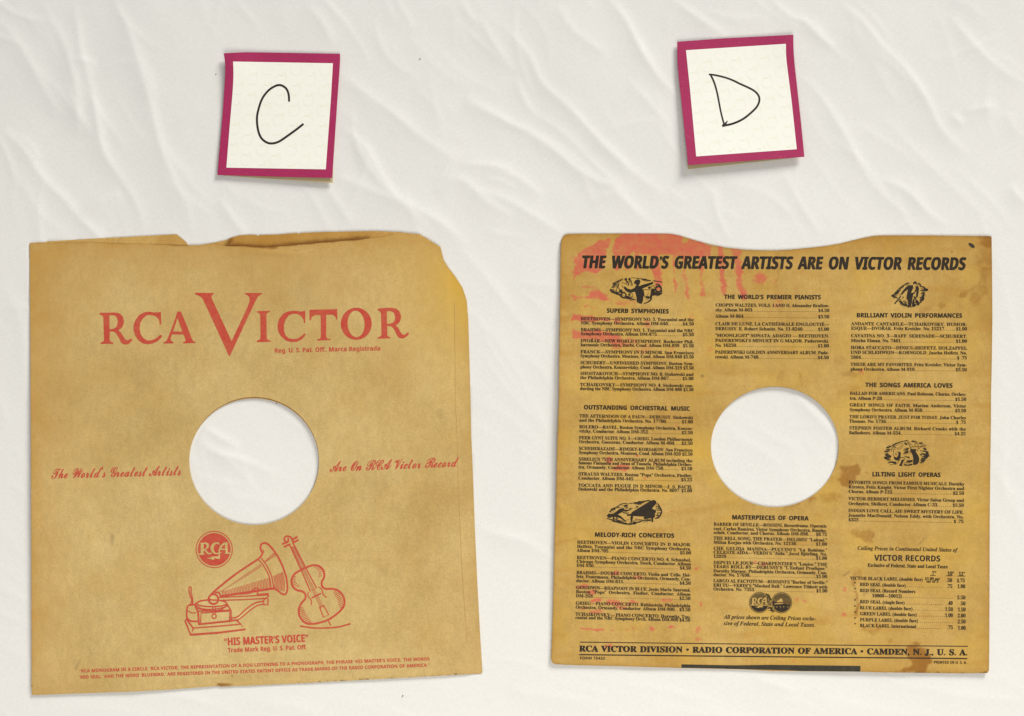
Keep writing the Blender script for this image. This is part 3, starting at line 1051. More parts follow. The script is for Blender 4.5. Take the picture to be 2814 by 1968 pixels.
half = [(415, 40), (425, 120), (470, 185), (545, 205), (610, 180), (650, 130), (700, 112), (745, 135), (775, 200), (830, 262), (920, 285), (1010, 255), (1060, 170), (1085, 60)]
gs(cello([(u, v) for u, v in half] + [(1090, 0)] + [(u, -v) for u, v in half[::-1]] + [(410, 0)]), 24, closed=True)
gs(cello([(85, -22), (430, -30)]), 18, smooth=False)
gs(cello([(85, 22), (430, 30)]), 18, smooth=False)
gs(cello([(430, -30), (690, -42), (690, 42), (430, 30)]), 14, smooth=False)
gs(cello([(85, 24), (40, 34), (0, 20), (-25, -20), (0, -55), (35, -45), (35, -15), (10, -8)]), 20)
for s_ in (-1, 1):
    gs(cello([(45, 28 * s_), (40, 95 * s_)]), 22, smooth=False)
    gs(cello([(80, 26 * s_), (78, 90 * s_)]), 22, smooth=False)
    gs(cello([(690, 72 * s_), (735, 92 * s_), (790, 80 * s_), (840, 100 * s_)]), 12)
    for k in range(11):
        f = k / 10
        gs(cello([(815 + 210 * f, s_ * (250 + 12 * math.sin(3.1 * f) - 60 * max(0, f - .7))), (825 + 200 * f, s_ * (205 - 40 * max(0, f - .6)))]), 8, smooth=False)
    for k in range(7):
        f = k / 6
        gs(cello([(450 + 130 * f, s_ * (160 + 30 * math.sin(3.1 * f))), (455 + 122 * f, s_ * (125 + 22 * math.sin(3.1 * f)))]), 8, smooth=False)
for v in (-16, 0, 16):
    gs(cello([(120, v * 0.6), (930, v)]), 5, smooth=False)
gs(cello([(770, -58), (770, 58)]), 16, smooth=False)
gs(cello([(910, -26), (1040, -34), (1040, 34), (910, 26)]), 14, smooth=False, closed=True)
gs(cello([(1090, 0), (1160, 0)]), 14, smooth=False)
gs([(1370, 1262), (1560, 1285), (1800, 1275), (1960, 1235)], 18)
ink.build('cello_drawing', M_RED, t, zc)

ink = Ink()
ink.stroke([(1253, 1130), (1256, 1200), (1262, 1400), (1272, 1600), (1284, 1770)], 1.7)
ink.stroke(A2([(1420, 640), (2000, 640)]), 0.1)
ink.stroke([(1249, 830), (1252, 1130)], 1.3)
ink.build('glued_seam', M_FOLD, t, zc, lift=0.06 * MM)

# ================================================================== sleeve with the black record lists
B1, B2, B3, B4 = View(1500, 620, 0.311321), View(2120, 620, 0.311321), View(1500, 1080, 0.287456), View(2120, 1080, 0.287456)
B5, B6, B7, B8 = View(1500, 1440, 0.287456), View(2120, 1440, 0.287456), View(1850, 1380, 0.224154), View(1540, 640, 0.304878)
d_top = B1([(131, 190), (140, 120), (150, 97), (170, 82), (190, 75), (300, 71), (700, 70), (1060, 71), (1120, 76), (1180, 88), (1300, 125), (1450, 168), (1600, 196), (1750, 212), (1900, 218), (2050, 220)]) + \
    B2([(60, 218), (180, 211), (350, 195), (480, 180), (600, 160), (760, 121), (840, 103), (900, 92), (960, 87), (1400, 87), (1800, 92), (1925, 93), (1943, 98)])
d_right = B2([(1947, 400), (1950, 800), (1945, 1200), (1938, 1500)]) + B4([(2098, 300), (2090, 800), (2086, 1250)]) + B6([(2085, 500), (2082, 1200), (2079, 1400), (2066, 1425)])
d_bottom = B6([(1800, 1428), (1000, 1418), (850, 1413), (0, 1405)]) + B5([(1900, 1391), (1300, 1377), (700, 1359), (300, 1350), (90, 1341), (62, 1327), (50, 1295)])
d_left = B5([(58, 1100), (65, 900), (75, 500), (85, 100)]) + B3([(98, 950), (108, 500), (125, 60)]) + B1([(118, 1200), (124, 800), (128, 450)])
D_FRONT = d_top + d_right + d_bottom + d_left
D_HOLE = ellipse(2129.3, 1228.0, 175.6, 166.0, 120)
D_HOLE_BACK = ellipse(2129.3, 1228.8, 175.9, 165.8, 120)
cxD, cyD = 2130.0, 1240.0
D_BACK = [(cxD + (x - cxD) * 0.9975, cyD + (y - cyD) * 0.9975) for x, y in D_FRONT]


def zd(px, py):
    z = 1.15 + 0.25 * np.sin(px / 230.0 + 1.4) * np.cos(py / 260.0) + 0.22 * np.sin(px / 150.0 - py / 130.0)
    z = z + 0.26 * (vnoise(px, py * 2.4, 80, 63) - 0.5) + 0.12 * (vnoise(px, py * 2.0, 34, 64) - 0.5)
    left = 1544 - (py - 690) * 0.027
    z = z + 2.0 * np.exp(-np.maximum(px - left, 0) / 55.0) * np.clip(1.1 - np.abs(py - 1080) / 620.0, 0.0, 1)
    z = z + 0.7 * np.exp(-np.maximum(2720 - px, 0) / 60.0)
    # dog-ear creases near the lower left corner and folds across the sheet
    for pts, a, w in ((B5([(90, 180), (180, 160), (300, 130)]), 0.45, 6), (B3([(110, 1040), (150, 1100), (160, 1250)]), 0.30, 6), (B3([(1400, 760), (1700, 735), (2000, 745)]), 0.22, 8),
                      (B3([(1100, 1150), (1500, 1110), (1800, 1040)]), 0.25, 9), (B1([(130, 790), (260, 780), (420, 800)]), 0.30, 7), (B5([(90, 560), (200, 620), (230, 760)]), 0.25, 7)):
        z = z + a * np.exp(-(dist_line(px, py, pts) / w) ** 2)
    return z * MM


def zd_back(px, py):
    return zd(px, py) - 0.36 * MM


def wear_d(px, py):
    w = np.zeros((len(px), 5))
    jx = (vnoise(px, py, 11, 21) - 0.5) * 9 + (vnoise(px, py, 5, 23) - 0.5) * 5
    jy = (vnoise(px, py, 11, 22) - 0.5) * 8
    x, y = px + jx, py + jy
    K = 0.304878
    red = [
        ('poly', B8([(120, 210), (150, 185), (250, 120), (350, 75), (440, 30), (470, 20), (450, 80), (415, 170), (405, 210), (395, 330), (330, 360), (300, 375), (270, 365), (230, 350), (190, 355), (150, 385), (130, 430), (118, 440)]), 4, 0.95),
        ('poly', B8([(530, 20), (560, -10), (900, -10), (1080, 0), (1110, 40), (1095, 80), (1130, 95), (1175, 55), (1260, 85), (1360, 115), (1370, 180), (1350, 225), (1200, 215), (960, 195), (750, 195), (640, 180), (560, 215), (480, 200), (460, 120), (500, 60)]), 4, 1.0),
        ('line', B8([(510, 190), (520, 310)]), 80 * K, 0.85), ('line', B8([(590, 200), (600, 330)]), 50 * K, 0.8), ('line', B8([(690, 190), (690, 330)]), 62 * K, 0.85),
        ('line', B8([(850, 190), (870, 330), (890, 480)]), 100 * K, 0.92), ('line', B8([(1020, 210), (1030, 420), (1045, 540)]), 34 * K, 0.7),
        ('line', B8([(1110, 200), (1120, 400), (1150, 600)]), 58 * K, 0.72), ('line', B8([(1260, 200), (1270, 400), (1290, 560)]), 66 * K, 0.74),
        ('line', B8([(1440, 130), (1450, 320), (1480, 560)]), 76 * K, 0.80), ('line', B8([(1585, 150), (1600, 330), (1650, 570)]), 96 * K, 0.80),
        ('line', B8([(1390, 120), (1400, 200)]), 30 * K, 0.6), ('poly', B8([(1520, 140), (1640, 150), (1640, 210), (1540, 210)]), 5, 0.8),
        ('spot', *B8([(1800, 420)])[0], 34, 30, 0.55), ('spot', *B8([(1900, 470)])[0], 20, 26, 0.42),
        ('poly', B8([(105, 545), (180, 580), (240, 560), (300, 520), (350, 510), (400, 540), (440, 600), (480, 625), (360, 605), (250, 590), (180, 600), (105, 625)]), 4, 0.9),
        ('line', B8([(200, 485), (260, 480), (320, 500)]), 26 * K, 0.75), ('line', B8([(215, 665), (350, 668)]), 22 * K, 0.7),
        ('spot', *B8([(600, 620)])[0], 40, 22, 0.5),
        ('poly', B8([(100, 728), (170, 738), (300, 752), (440, 770), (430, 800), (180, 805), (102, 785)]), 4, 0.95), ('spot', *B8([(520, 790)])[0], 22, 12, 0.6), ('poly', B8([(500, 940), (610, 970), (640, 1040), (560, 1050), (500, 1000)]), 6, 0.7),
        ('poly', B8([(102, 852), (150, 870), (180, 890), (350, 872), (420, 900), (540, 935), (548, 985), (420, 985), (300, 962), (102, 962)]), 4, 1.0),
        ('spot', *B8([(600, 1000)])[0], 60, 26, 0.58), ('spot', *B8([(750, 1040)])[0], 50, 22, 0.5), ('spot', *B8([(640, 1050)])[0], 30, 20, 0.5),
        ('spot', *B8([(1180, 760)])[0], 18, 30, 0.45), ('spot', *B8([(780, 830)])[0], 22, 18, 0.45), ('spot', *B8([(1340, 1050)])[0], 16, 14, 0.45),
        ('spot', *B8([(980, 1070)])[0], 22, 20, 0.4), ('spot', *B8([(1950, 560)])[0], 30, 80, 0.36), ('spot', *B8([(2130, 420)])[0], 10, 90, 0.36)]
    for v, cx, cy, rx, ry, a in [(B3, 600, 640, 45, 40, .62), (B3, 740, 715, 110, 38, .68), (B3, 880, 600, 28, 16, .55), (B3, 1250, 300, 22, 20, .45), (B3, 960, 815, 60, 24, .45), (B3, 1200, 1140, 26, 8, .5), (B3, 930, 0, 20, 8, .55),
                                 (B3, 1060, 660, 40, 30, .45), (B5, 350, 600, 70, 26, .62), (B5, 430, 650, 60, 30, .62), (B5, 480, 735, 60, 22, .62), (B5, 650, 750, 95, 32, .66), (B5, 850, 745, 60, 25, .55), (B5, 1150, 725, 90, 30, .55),
                                 (B5, 720, 795, 60, 24, .6), (B5, 480, 840, 110, 24, .6), (B5, 340, 815, 30, 26, .5), (B5, 640, 1018, 22, 20, .8), (B5, 785, 1012, 24, 16, .75), (B5, 838, 998, 20, 14, .75), (B5, 1015, 1000, 28, 24, .75),
                                 (B5, 1210, 985, 42, 22, .65), (B5, 1460, 1010, 50, 45, .62), (B5, 1450, 1100, 46, 36, .5), (B5, 650, 470, 60, 26, .6), (B5, 880, 505, 60, 22, .5), (B5, 1450, 420, 24, 24, .55), (B5, 600, 1165, 45, 30, .5),
                                 (B5, 1480, 770, 18, 34, .5), (B5, 720, 1165, 16, 20, .5), (B5, 1310, 1210, 16, 26, .45), (B5, 800, 770, 30, 40, .5), (B6, 700, 625, 32, 40, .45), (B6, 600, 640, 24, 36, .45), (B6, 240, 720, 22, 30, .5),
                                 (B6, 320, 735, 34, 18, .5), (B6, 690, 860, 26, 30, .45), (B6, 570, 845, 16, 16, .42), (B6, 640, 405, 20, 16, .45), (B6, 100, 1280, 40, 22, .5), (B6, 210, 1300, 24, 22, .45), (B6, 330, 1275, 26, 22, .45),
                                 (B6, 800, 1300, 26, 14, .45), (B7, 1010, 740, 40, 16, .6), (B7, 1100, 755, 60, 24, .5), (B2, 800, 1300, 34, 34, .48), (B2, 880, 140, 40, 24, .42), (B2, 610, 240, 30, 22, .42), (B7, 320, 1550, 60, 50, .5)]:
        (qx, qy), = v([(cx, cy)])
        red.append(('spot', qx, qy, rx * v.k * 1.2, ry * v.k * 1.2, min(a * 1.22, 0.9)))
    red.append(('line', B5([(330, 1000), (430, 1000), (510, 1015), (560, 1022)]), 34 * 0.2875, 0.8))
    w[:, 0] = marks(x, y, red)
    br = [
        ('poly', B4([(650, 700), (830, 680), (865, 710), (850, 780), (800, 830), (760, 890), (690, 900), (640, 860), (620, 820), (680, 760), (640, 710)]), 4, 0.55),
        ('spot', *B4([(910, 765)])[0], 7, 5, 0.5), ('poly', B4([(470, 960), (600, 938), (720, 990), (600, 1005), (490, 990)]), 4, 0.40), ('spot', *B4([(380, 1010)])[0], 18, 14, 0.45),
        ('spot', *B4([(850, 1060)])[0], 14, 16, 0.36), ('poly', B6([(770, 70), (990, 60), (1010, 120), (960, 150), (1010, 180), (920, 190), (800, 110)]), 4, 0.50),
        ('spot', *B6([(960, 1030)])[0], 18, 14, 0.42), ('spot', *B6([(1130, 1120)])[0], 12, 9, 0.45),
        ('poly', B6([(1330, 1140), (1400, 1180), (1480, 1200), (1530, 1260), (1545, 1310), (1500, 1360), (1460, 1425), (1280, 1420), (1200, 1405), (1330, 1350), (1290, 1260), (1280, 1180)]), 4, 0.66),
        ('poly', B6([(1400, 1200), (1480, 1210), (1540, 1300), (1490, 1350), (1440, 1290)]), 5, 0.82), ('spot', *B6([(1440, 1405)])[0], 18, 8, 0.9),
        ('line', B6([(795, 640), (825, 760), (815, 890)]), 11, 0.55), ('spot', *B6([(830, 480)])[0], 22, 26, 0.36),
        ('poly', B2([(1650, 590), (1740, 545), (1830, 510), (1830, 550), (1760, 600), (1690, 650)]), 6, 0.40), ('spot', *B2([(1500, 700)])[0], 20, 12, 0.36), ('spot', *B2([(1690, 620)])[0], 14, 12, 0.48),
        ('spot', *B2([(1350, 740)])[0], 26, 18, 0.34), ('spot', *B2([(1080, 810)])[0], 24, 14, 0.34), ('spot', *B2([(700, 1310)])[0], 36, 14, 0.38), ('spot', *B2([(1890, 300)])[0], 46, 60, 0.36),
        ('spot', *B2([(1860, 560)])[0], 26, 40, 0.40), ('spot', *B2([(1800, 640)])[0], 22, 30, 0.42), ('spot', *B2([(1640, 400)])[0], 20, 16, 0.30), ('spot', *B2([(1880, 420)])[0], 18, 30, 0.44),
        ('line', B4([(430, 930), (250, 1060), (120, 1120)]), 16, 0.40), ('spot', *B4([(560, 1020)])[0], 30, 14, 0.38), ('spot', *B4([(820, 1340)])[0], 26, 12, 0.42), ('spot', *B4([(700, 800)])[0], 20, 26, 0.5),
        ('spot', *B6([(1010, 990)])[0], 12, 20, 0.45), ('spot', *B6([(900, 1000)])[0], 14, 10, 0.42), ('spot', *B6([(780, 560)])[0], 10, 22, 0.4), ('spot', *B6([(1380, 1160)])[0], 18, 14, 0.55),
        ('spot', *B3([(1650, 200)])[0], 26, 30, 0.3), ('spot', *B1([(2080, 1330)])[0], 22, 26, 0.34), ('line', B2([(250, 1300), (270, 1420)]), 12, 0.38), ('line', B8([(1950, 180), (1960, 330), (1955, 460)]), 16, 0.36),
        ('spot', *B2([(1920, 130)])[0], 30, 30, 0.62), ('spot', *B2([(600, 1180)])[0], 26, 24, 0.30)]
    w[:, 1] = marks(x, y, br)
    edge = dist_line(px, py, D_FRONT, True)
    fold = np.exp(-dist_line(px, py, B3([(1100, 1150), (1500, 1110), (1800, 1040)])) / 8.0) * 0.35 + np.exp(-dist_line(px, py, B5([(90, 180), (180, 160), (300, 130)])) / 3.0) * 0.5 \
        + np.exp(-dist_line(px, py, B3([(1400, 760), (1750, 735)])) / 8.0) * 0.3
    w[:, 2] = np.clip(0.48 * np.exp(-edge / 17.0) + 0.35 * np.exp(-np.maximum(py - 660, 0) / 70.0) + fold + 0.8 * np.clip(vnoise(px, py * 5.0, 90, 31) + 0.5 * vnoise(px, py * 4.0, 38, 32) - 0.85, 0, 1), 0, 0.95)
    w[:, 4] = 0.55 * np.clip((vnoise(px, py, 95, 41) + 0.5 * vnoise(px, py, 40, 42)) - 0.72, 0, 1) + 0.3 * np.exp(-np.hypot((px - 1940) / 60, (py - 1250) / 35))
    w[:, 3] = np.clip(0.22 * np.exp(-edge / 2.5) + marks(px, py, [('line', B6([(1480, 125), (1400, 205)]), 4, 0.45), ('line', B6([(745, 458), (680, 500)]), 5, 0.5), ('line', B6([(1060, 530), (880, 680)]), 9, 0.28),
                                                                ('spot', *B1([(1382, 1328)])[0], 4.5, 4.5, 0.7), ('spot', *B2([(1590, 232)])[0], 3, 3, 0.6)]), 0, 0.8)
    return w


t = empty('record_sleeve', (*ground(2130, 1240, 0.0), 0.0024))
tag(t, 'golden brown record sleeve printed with black lists and red ink smears, below card D', 'record sleeve', SLEEVES)
build_panel('back_panel', D_BACK, D_HOLE_BACK, M_DBARE, t, zd_back, None, 8.0)
build_panel('front_panel', D_FRONT, D_HOLE, M_DPAPER, t, zd, wear_d)

ink = Ink()
ink.text('THE WORLD\u2019S GREATEST ARTISTS ARE ON VICTOR RECORDS', 1597, 736.7, 2652, 742, 34, 'sans', 0.034, lean=0.17, track=True, gap=0.46)
ink.build('headline_lettering', M_BLACK, t, zd)

HEADS = [('SUPERB SYMPHONIES', 1667, 859.5, 1838, 861.5, 11.8), ('THE WORLD\u2019S PREMIER PIANISTS', 1990, 821.4, 2256, 822.8, 11.5), ('BRILLIANT VIOLIN PERFORMANCES', 2353.5, 872.2, 2644.5, 873.2, 11.8),
         ('OUTSTANDING ORCHESTRAL MUSIC', 1604, 1125, 1896, 1129, 11.8), ('THE SONGS AMERICA LOVES', 2378, 1063.4, 2618, 1065.6, 11.8), ('LILTING LIGHT OPERAS', 2396.5, 1309, 2585, 1311, 11.8),
         ('MELODY-RICH CONCERTOS', 1634, 1475, 1853, 1478, 11.8), ('MASTERPIECES OF OPERA', 2011, 1427.3, 2222, 1430.5, 11.8)]
for h in HEADS:
    ink = Ink()
    ink.text(*h, 'sans', 0.034, track=True, gap=0.48)
    ink.build('section_heading', M_BLACK, t, zd)

# the lists: (lines with the height of the left end of each baseline, left edge top/bottom, right edge top/bottom, slope)
LISTS = [
    ([('BEETHOVEN\u2014SYMPHONY NO. 5. Toscanini and the', 880), ('NBC Symphony Orchestra. Album DM-640|$4.50', 891.5), ('BRAHMS\u2014SYMPHONY NO. 1. Toscanini and the NBC', 910),
      ('Symphony Orchestra. Album DM-875|$5.50', 921), ('DVOŘÁK\u2014NEW WORLD SYMPHONY. Rochester Phil-', 940.6), ('harmonic Orchestra, Iturbi, Cond. Album DM-899 . $5.50', 951.5),
      ('FRANCK\u2014SYMPHONY IN D MINOR. San Francisco', 970.8), ('Symphony Orchestra. Monteux, Cond. Album DM-840 $5.50', 982), ('SCHUBERT\u2014UNFINISHED SYMPHONY. Boston Sym-', 1000.7),
      ('phony Orchestra, Koussevitzky, Cond. Album DM-319 $3.50', 1012.5), ('SHOSTAKOVICH\u2014SYMPHONY NO. 6. Stokowski and', 1030.3), ('the Philadelphia Orchestra, Album DM-867|$5.00', 1041.8),
      ('TCHAIKOVSKY\u2014SYMPHONY NO. 4. Stokowski con-', 1061), ('ducting the NBC Symphony Orchestra. Album DM-880 $5.50', 1072)], 1596, 1594, 1907, 1906, 0.010),
    ([('THE AFTERNOON OF A FAUN\u2014DEBUSSY. Stokowski', 1147), ('and the Philadelphia Orchestra. No. 17700|$1.00', 1158.8), ('BOLERO\u2014RAVEL. Boston Symphony Orchestra, Kousse-', 1177),
      ('vitzky, Conductor. Album DM-352|$2.50', 1188.7), ('PEER GYNT SUITE NO. 1\u2014GRIEG. London Philharmonic', 1207), ('Orchestra, Goossens, Conductor. Album M-404|$2.50', 1218),
      ('SCHEHERAZADE\u2014RIMSKY-KORSAKOV. San Francisco', 1236.4), ('Symphony Orchestra, Monteux, Cond. Album DM-920 $5.50', 1247.6), ('SIBELIUS 75TH ANNIVERSARY ALBUM including the', 1265.7),
      ('famous Finlandia and Swan of Tuonela. Philadelphia Orches-', 1276), ('tra, Ormandy, Conductor. Album DM-750|$3.50', 1287.5), ('STRAUSS WALTZES. Boston "Pops" Orchestra, Fiedler,', 1306.5),
      ('Conductor. Album DM-445|$5.25', 1318), ('TOCCATA AND FUGUE IN D MINOR\u2014J. S. BACH.', 1337.6), ('Stokowski and the Philadelphia Orchestra. No. 8697|$1.00', 1348)], 1592, 1588.5, 1904.5, 1902, 0.016),
    ([('BEETHOVEN\u2014VIOLIN CONCERTO IN D MAJOR.', 1494), ('Heifetz, Toscanini and the NBC Symphony Orchestra.', 1505.5), ('Album DM-705|$5.00', 1516.5), ('BEETHOVEN\u2014PIANO CONCERTO NO. 4. Schnabel,', 1536),
      ('Chicago Symphony Orchestra, Stock, Conductor. Album', 1547), ('DM-930|$4.50', 1558), ('BRAHMS\u2014DOUBLE CONCERTO. Violin and \u2019Cello. Hei-', 1577.4), ('fetz, Feuermann, Philadelphia Orchestra, Ormandy, Con-', 1588.3),
      ('ductor. Album DM-815|$4.50', 1599.8), ('GERSHWIN\u2014RHAPSODY IN BLUE. Jesús María Sanromá,', 1618.5), ('Boston "Pops" Orchestra, Fiedler, Conductor. Album', 1630), ('DM-358 |$2.50', 1641.5),
      ('GRIEG\u2014PIANO CONCERTO. Rubinstein, Philadelphia', 1661.6), ('Orchestra, Ormandy, Conductor. Album DM-900|$3.50', 1672.6), ('TCHAIKOVSKY\u2014 PIANO CONCERTO. Horowitz, Tos-', 1691.8),
      ('canini and the NBC Symphony Orch. Album DM-800 $4.50', 1701)], 1585.7, 1581, 1899.5, 1897, 0.024),
    ([('CHOPIN WALTZES, VOLS. I AND II. Alexander Brailow-', 842.6), ('sky. Album M-863|$4.50', 855.7), ('Album M-864|$3.50', 873), ('CLAIR DE LUNE, LA CATHÉDRALE ENGLOUTIÉ\u2014', 894),
      ('DEBUSSY. E. Robert Schmitz. No. 11-8240|$1.00', 907.3), ('"MOONLIGHT" SONATA: ADAGIO \u2014 BEETHOVEN.', 926), ('PADEREWSKI\u2019S MINUET IN G MAJOR. Paderewski.', 939.7), ('No. 16250|$1.00', 953),
      ('PADEREWSKI GOLDEN ANNIVERSARY ALBUM. Pade-', 971.8), ('rewski. Album M-748|$4.50', 985)], 1966, 1965, 2279.5, 2278, 0.006),
    ([('BARBER OF SEVILLE\u2014ROSSINI, Recordrama. Operatic', 1444.5), ('cast, Carlos Ramirez. Victor Symphony Orchestra, Bambo-', 1456.7), ('schek, Conductor, and Chorus. Album DM-898|$8.75', 1467.4),
      ('THE BELL SONG, THE PRAYER\u2014DELIBES\u2019 "Lakmé."', 1483), ('Miliza Korjus with Orchestra. No. 12136|$1.00', 1494.3), ('CHE GELIDA MANINA\u2014PUCCINI\u2019S "La Bohême."', 1511),
      ('CELESTE AÏDA\u2014VERDI\u2019S "Aïda." Jussi Björling. No.', 1521.7), ('12039|$1.00', 1533), ('DEPUIS LE JOUR\u2014CHARPENTIER\u2019S "Louise." THE', 1550), ('YEARS ROLL BY\u2014DEBUSSY\u2019S "L\u2019Enfant Prodigue."', 1561),
      ('Dorothy Maynor, Philadelphia Orchestra, Ormandy, Con-', 1572.8), ('ductor. No. 17698|$1.00', 1583.5), ('LARGO AL FACTOTUM\u2014ROSSINI\u2019S "Barber of Seville."', 1600), ('ERI TU\u2014VERDI\u2019S "Masked Ball." Lawrence Tibbett with', 1612),
      ('Orchestra. No. 7353|$1.00', 1622.8)], 1961, 1960, 2272.5, 2274, 0.018),
    ([('ANDANTE CANTABILE\u2014TCHAIKOVSKY. HUMOR-', 894), ('ESQUE\u2014DVOŘÁK. Fritz Kreisler. No. 15217|$1.00', 906.4), ('CAVATINA NO. 3\u2014RAFF. SERENADE\u2014SCHUBERT.', 926.6), ('Mischa Elman. No. 7461|$1.00', 940),
      ('HORA STACCATO\u2014DINICU-HEIFETZ. HOLZAPFEL', 959.3), ('UND SCHLEHWEIN\u2014KORNGOLD. Jascha Heifetz. No.', 972.4), ('1864|$ .75', 985.8), ('THESE ARE MY FAVORITES. Fritz Kreisler, Victor Sym-', 1005.4),
      ('phony Orchestra. Album M-910|$3.50', 1018.5)], 2339, 2337, 2658, 2657, 0.006),
    ([('BALLAD FOR AMERICANS. Paul Robeson, Chorus, Orches-', 1084.8), ('tra. Album P-20|$1.50', 1098.5), ('GREAT SONGS OF FAITH. Marian Anderson, Victor', 1117), ('Symphony Orchestra. Album M-850|$3.50', 1130),
      ('THE LORD\u2019S PRAYER. JUST FOR TODAY. John Charles', 1149.3), ('Thomas. No. 1736|$ .75', 1161.6), ('STEPHEN FOSTER ALBUM. Richard Crooks with the', 1180.3), ('Balladeers. Album M-554|$4.25', 1193.3)], 2335.5, 2333, 2656, 2654, 0.010),
    ([('FAVORITE SONGS FROM FAMOUS MUSICALS. Dorothy', 1329.5), ('Kirsten, Felix Knight, Victor First Nighter Orchestra and', 1342), ('Chorus. Album P-133|$2.50', 1354.8), ('VICTOR HERBERT MELODIES. Victor Salon Group and', 1374.4),
      ('Orchestra, Shilkret, Conductor. Album C-33|$5.50', 1388), ('INDIAN LOVE CALL, AH! SWEET MYSTERY OF LIFE.', 1407), ('Jeanette MacDonald, Nelson Eddy, with Orchestra. No.', 1420), ('4323 |$ .75', 1432.4)], 2332, 2331, 2650, 2648, 0.016)]
for lines, l0, l1, r0, r1, sl in LISTS:
    ink = Ink()
    ya, yb = lines[0][1], lines[-1][1]
    for s, y in lines:
        f = (y - ya) / (yb - ya)
        xl, xr = l0 + (l1 - l0) * f, r0 + (r1 - r0) * f
        ink.text(s, xl, y, xr, y + sl * (xr - xl), 8.8, 'serif', 0.026)
    ink.build('list_lettering', M_BLACK, t, zd)

ink = Ink()
ink.text('All prices shown are Ceiling Prices exclu-', 1989.4, 1700.5, 2242, 1705.2, 11, 'serif_italic', 0.016)
ink.text('sive of Federal, State and Local Taxes.', 1989, 1717.8, 2241, 1722.8, 11, 'serif_italic', 0.016)
ink.build('price_note', M_BLACK, t, zd)

ink = Ink()


def b6(x, y):
    return B6([(x, y)])[0]


def row(s, x0, y0, x1, y1, cap=9.0, st='serif', off=0.026, track=False):
    ink.text(s, *b6(x0, y0), *b6(x1, y1), cap, st, off, track=track)


row('Ceiling Prices in Continental United States of', 822, 248, 1775, 266, 10.5, 'serif_italic', 0.016)
row('VICTOR RECORDS', 983, 350, 1615, 359, 16, 'sans', 0.016, True)
row('Exclusive of Federal, State and Local Taxes', 918, 409, 1685, 425, 9.6)
row('7"', 1532, 487, 1576, 488, 9.6, track=True)
row('10"', 1683, 489, 1745, 490, 9.6, track=True)
row('12"', 1790, 492, 1850, 493, 9.6, track=True)
for a, b, y in ((1520, 1568, 492), (1673, 1733, 495), (1780, 1850, 498)):
    ink.stroke(B6([(a, y), (b, y + 1)]), 1.7, smooth=False)
row('VICTOR BLACK LABEL (double face)', 753, 533, 1448, 546)
row('$1.00 per', 1467, 536, 1612, 538, 8)
row('set of 3', 1480, 561, 1597, 563, 8)
for s, y in (('RED SEAL (double face)', 592), ('RED SEAL (Record Numbers', 650), ('RED SEAL (single face)', 757), ('BLUE LABEL (double face)', 815), ('GREEN LABEL (double face)', 872),
             ('PURPLE LABEL (double face)', 930), ('BLACK LABEL International', 985)):
    xe = {592: 1285, 650: 1378, 757: 1275, 815: 1350, 872: 1390, 930: 1403, 985: 1385}[y]
    row(s, 845, y, xe, y + 11)
    row('"', 790, y - 2, 808, y - 1.8, 9.6, track=True)
row('10000\u201410012)', 962, 700, 1248, 706, track=True)


def dots(x0, x1, y):
    x = x0
    while x < x1:
        px, py = b6(x, y + (x - x0) * 0.016)
        ink.add([(px - .8, py - .8), (px + .8, py - .8), (px + .8, py + .8), (px - .8, py + .8)], [(0, 1, 2, 3)])
        x += 19.5


for a, b, y in ((1300, 1640, 601), (1262, 1735, 703), (1295, 1645, 765), (1358, 1652, 822), (1398, 1652, 880), (1422, 1735, 940), (1395, 1645, 997)):
    dots(a, b, y)
for s, xr, y, wd in (('.50', 1728, 555, 55), ('$.75', 1850, 557, 78), ('.75', 1730, 612, 55), ('1.00', 1853, 613, 76), ('5.50', 1855, 720, 80), ('.40', 1733, 773, 50), ('.50', 1855, 777, 55), ('1.50', 1735, 832, 76),
                     ('1.50', 1857, 835, 76), ('1.00', 1735, 890, 76), ('2.00', 1857, 893, 78), ('2.50', 1857, 950, 78), ('.75', 1735, 1005, 55), ('1.00', 1857, 1010, 76)):
    row(s, xr - wd, y, xr, y + 1, 10, track=True)
ink.build('price_table', M_BLACK, t, zd)

ink = Ink()
ink.stroke([(1595, 1764.8), (1900, 1768.4), (2300, 1773), (2659, 1776.3)], 2.4)
ink.stroke([(1592.5, 1799.2), (1900, 1802.6), (2300, 1806.6), (2657.5, 1810)], 3.2)
ink.text('RCA VICTOR DIVISION \u2022 RADIO CORPORATION OF AMERICA \u2022 CAMDEN, N. J., U. S. A.', 1591.4, 1790.3, 2659, 1801, 16.0, 'serif', 0.046, track=True, gap=0.36)
ink.text('FORM 75422', 1593, 1812, 1663, 1812.8, 7.4, 'sans', 0.012, track=True)
ink.text('PRINTED IN U. S. A.', 2566, 1823.6, 2657, 1824.6, 7.4, 'sans', 0.016, track=True)
ink.build('imprint_lettering', M_BLACK, t, zd)
ink = Ink()
ink.fill(B5([(1297, 1342), (1296, 1374)]) + B5([(1700, 1383), (2000, 1391), (2280, 1397)]) + B6([(300, 1406), (700, 1409), (850, 1411), (852, 1357)]) + B6([(400, 1352), (0, 1347)]) + B5([(1800, 1352)]))
ink.build('black_bar', M_BAR, t, zd)

# woodcut vignettes
V1 = View(1660, 740, 0.095819)
ink = Ink()


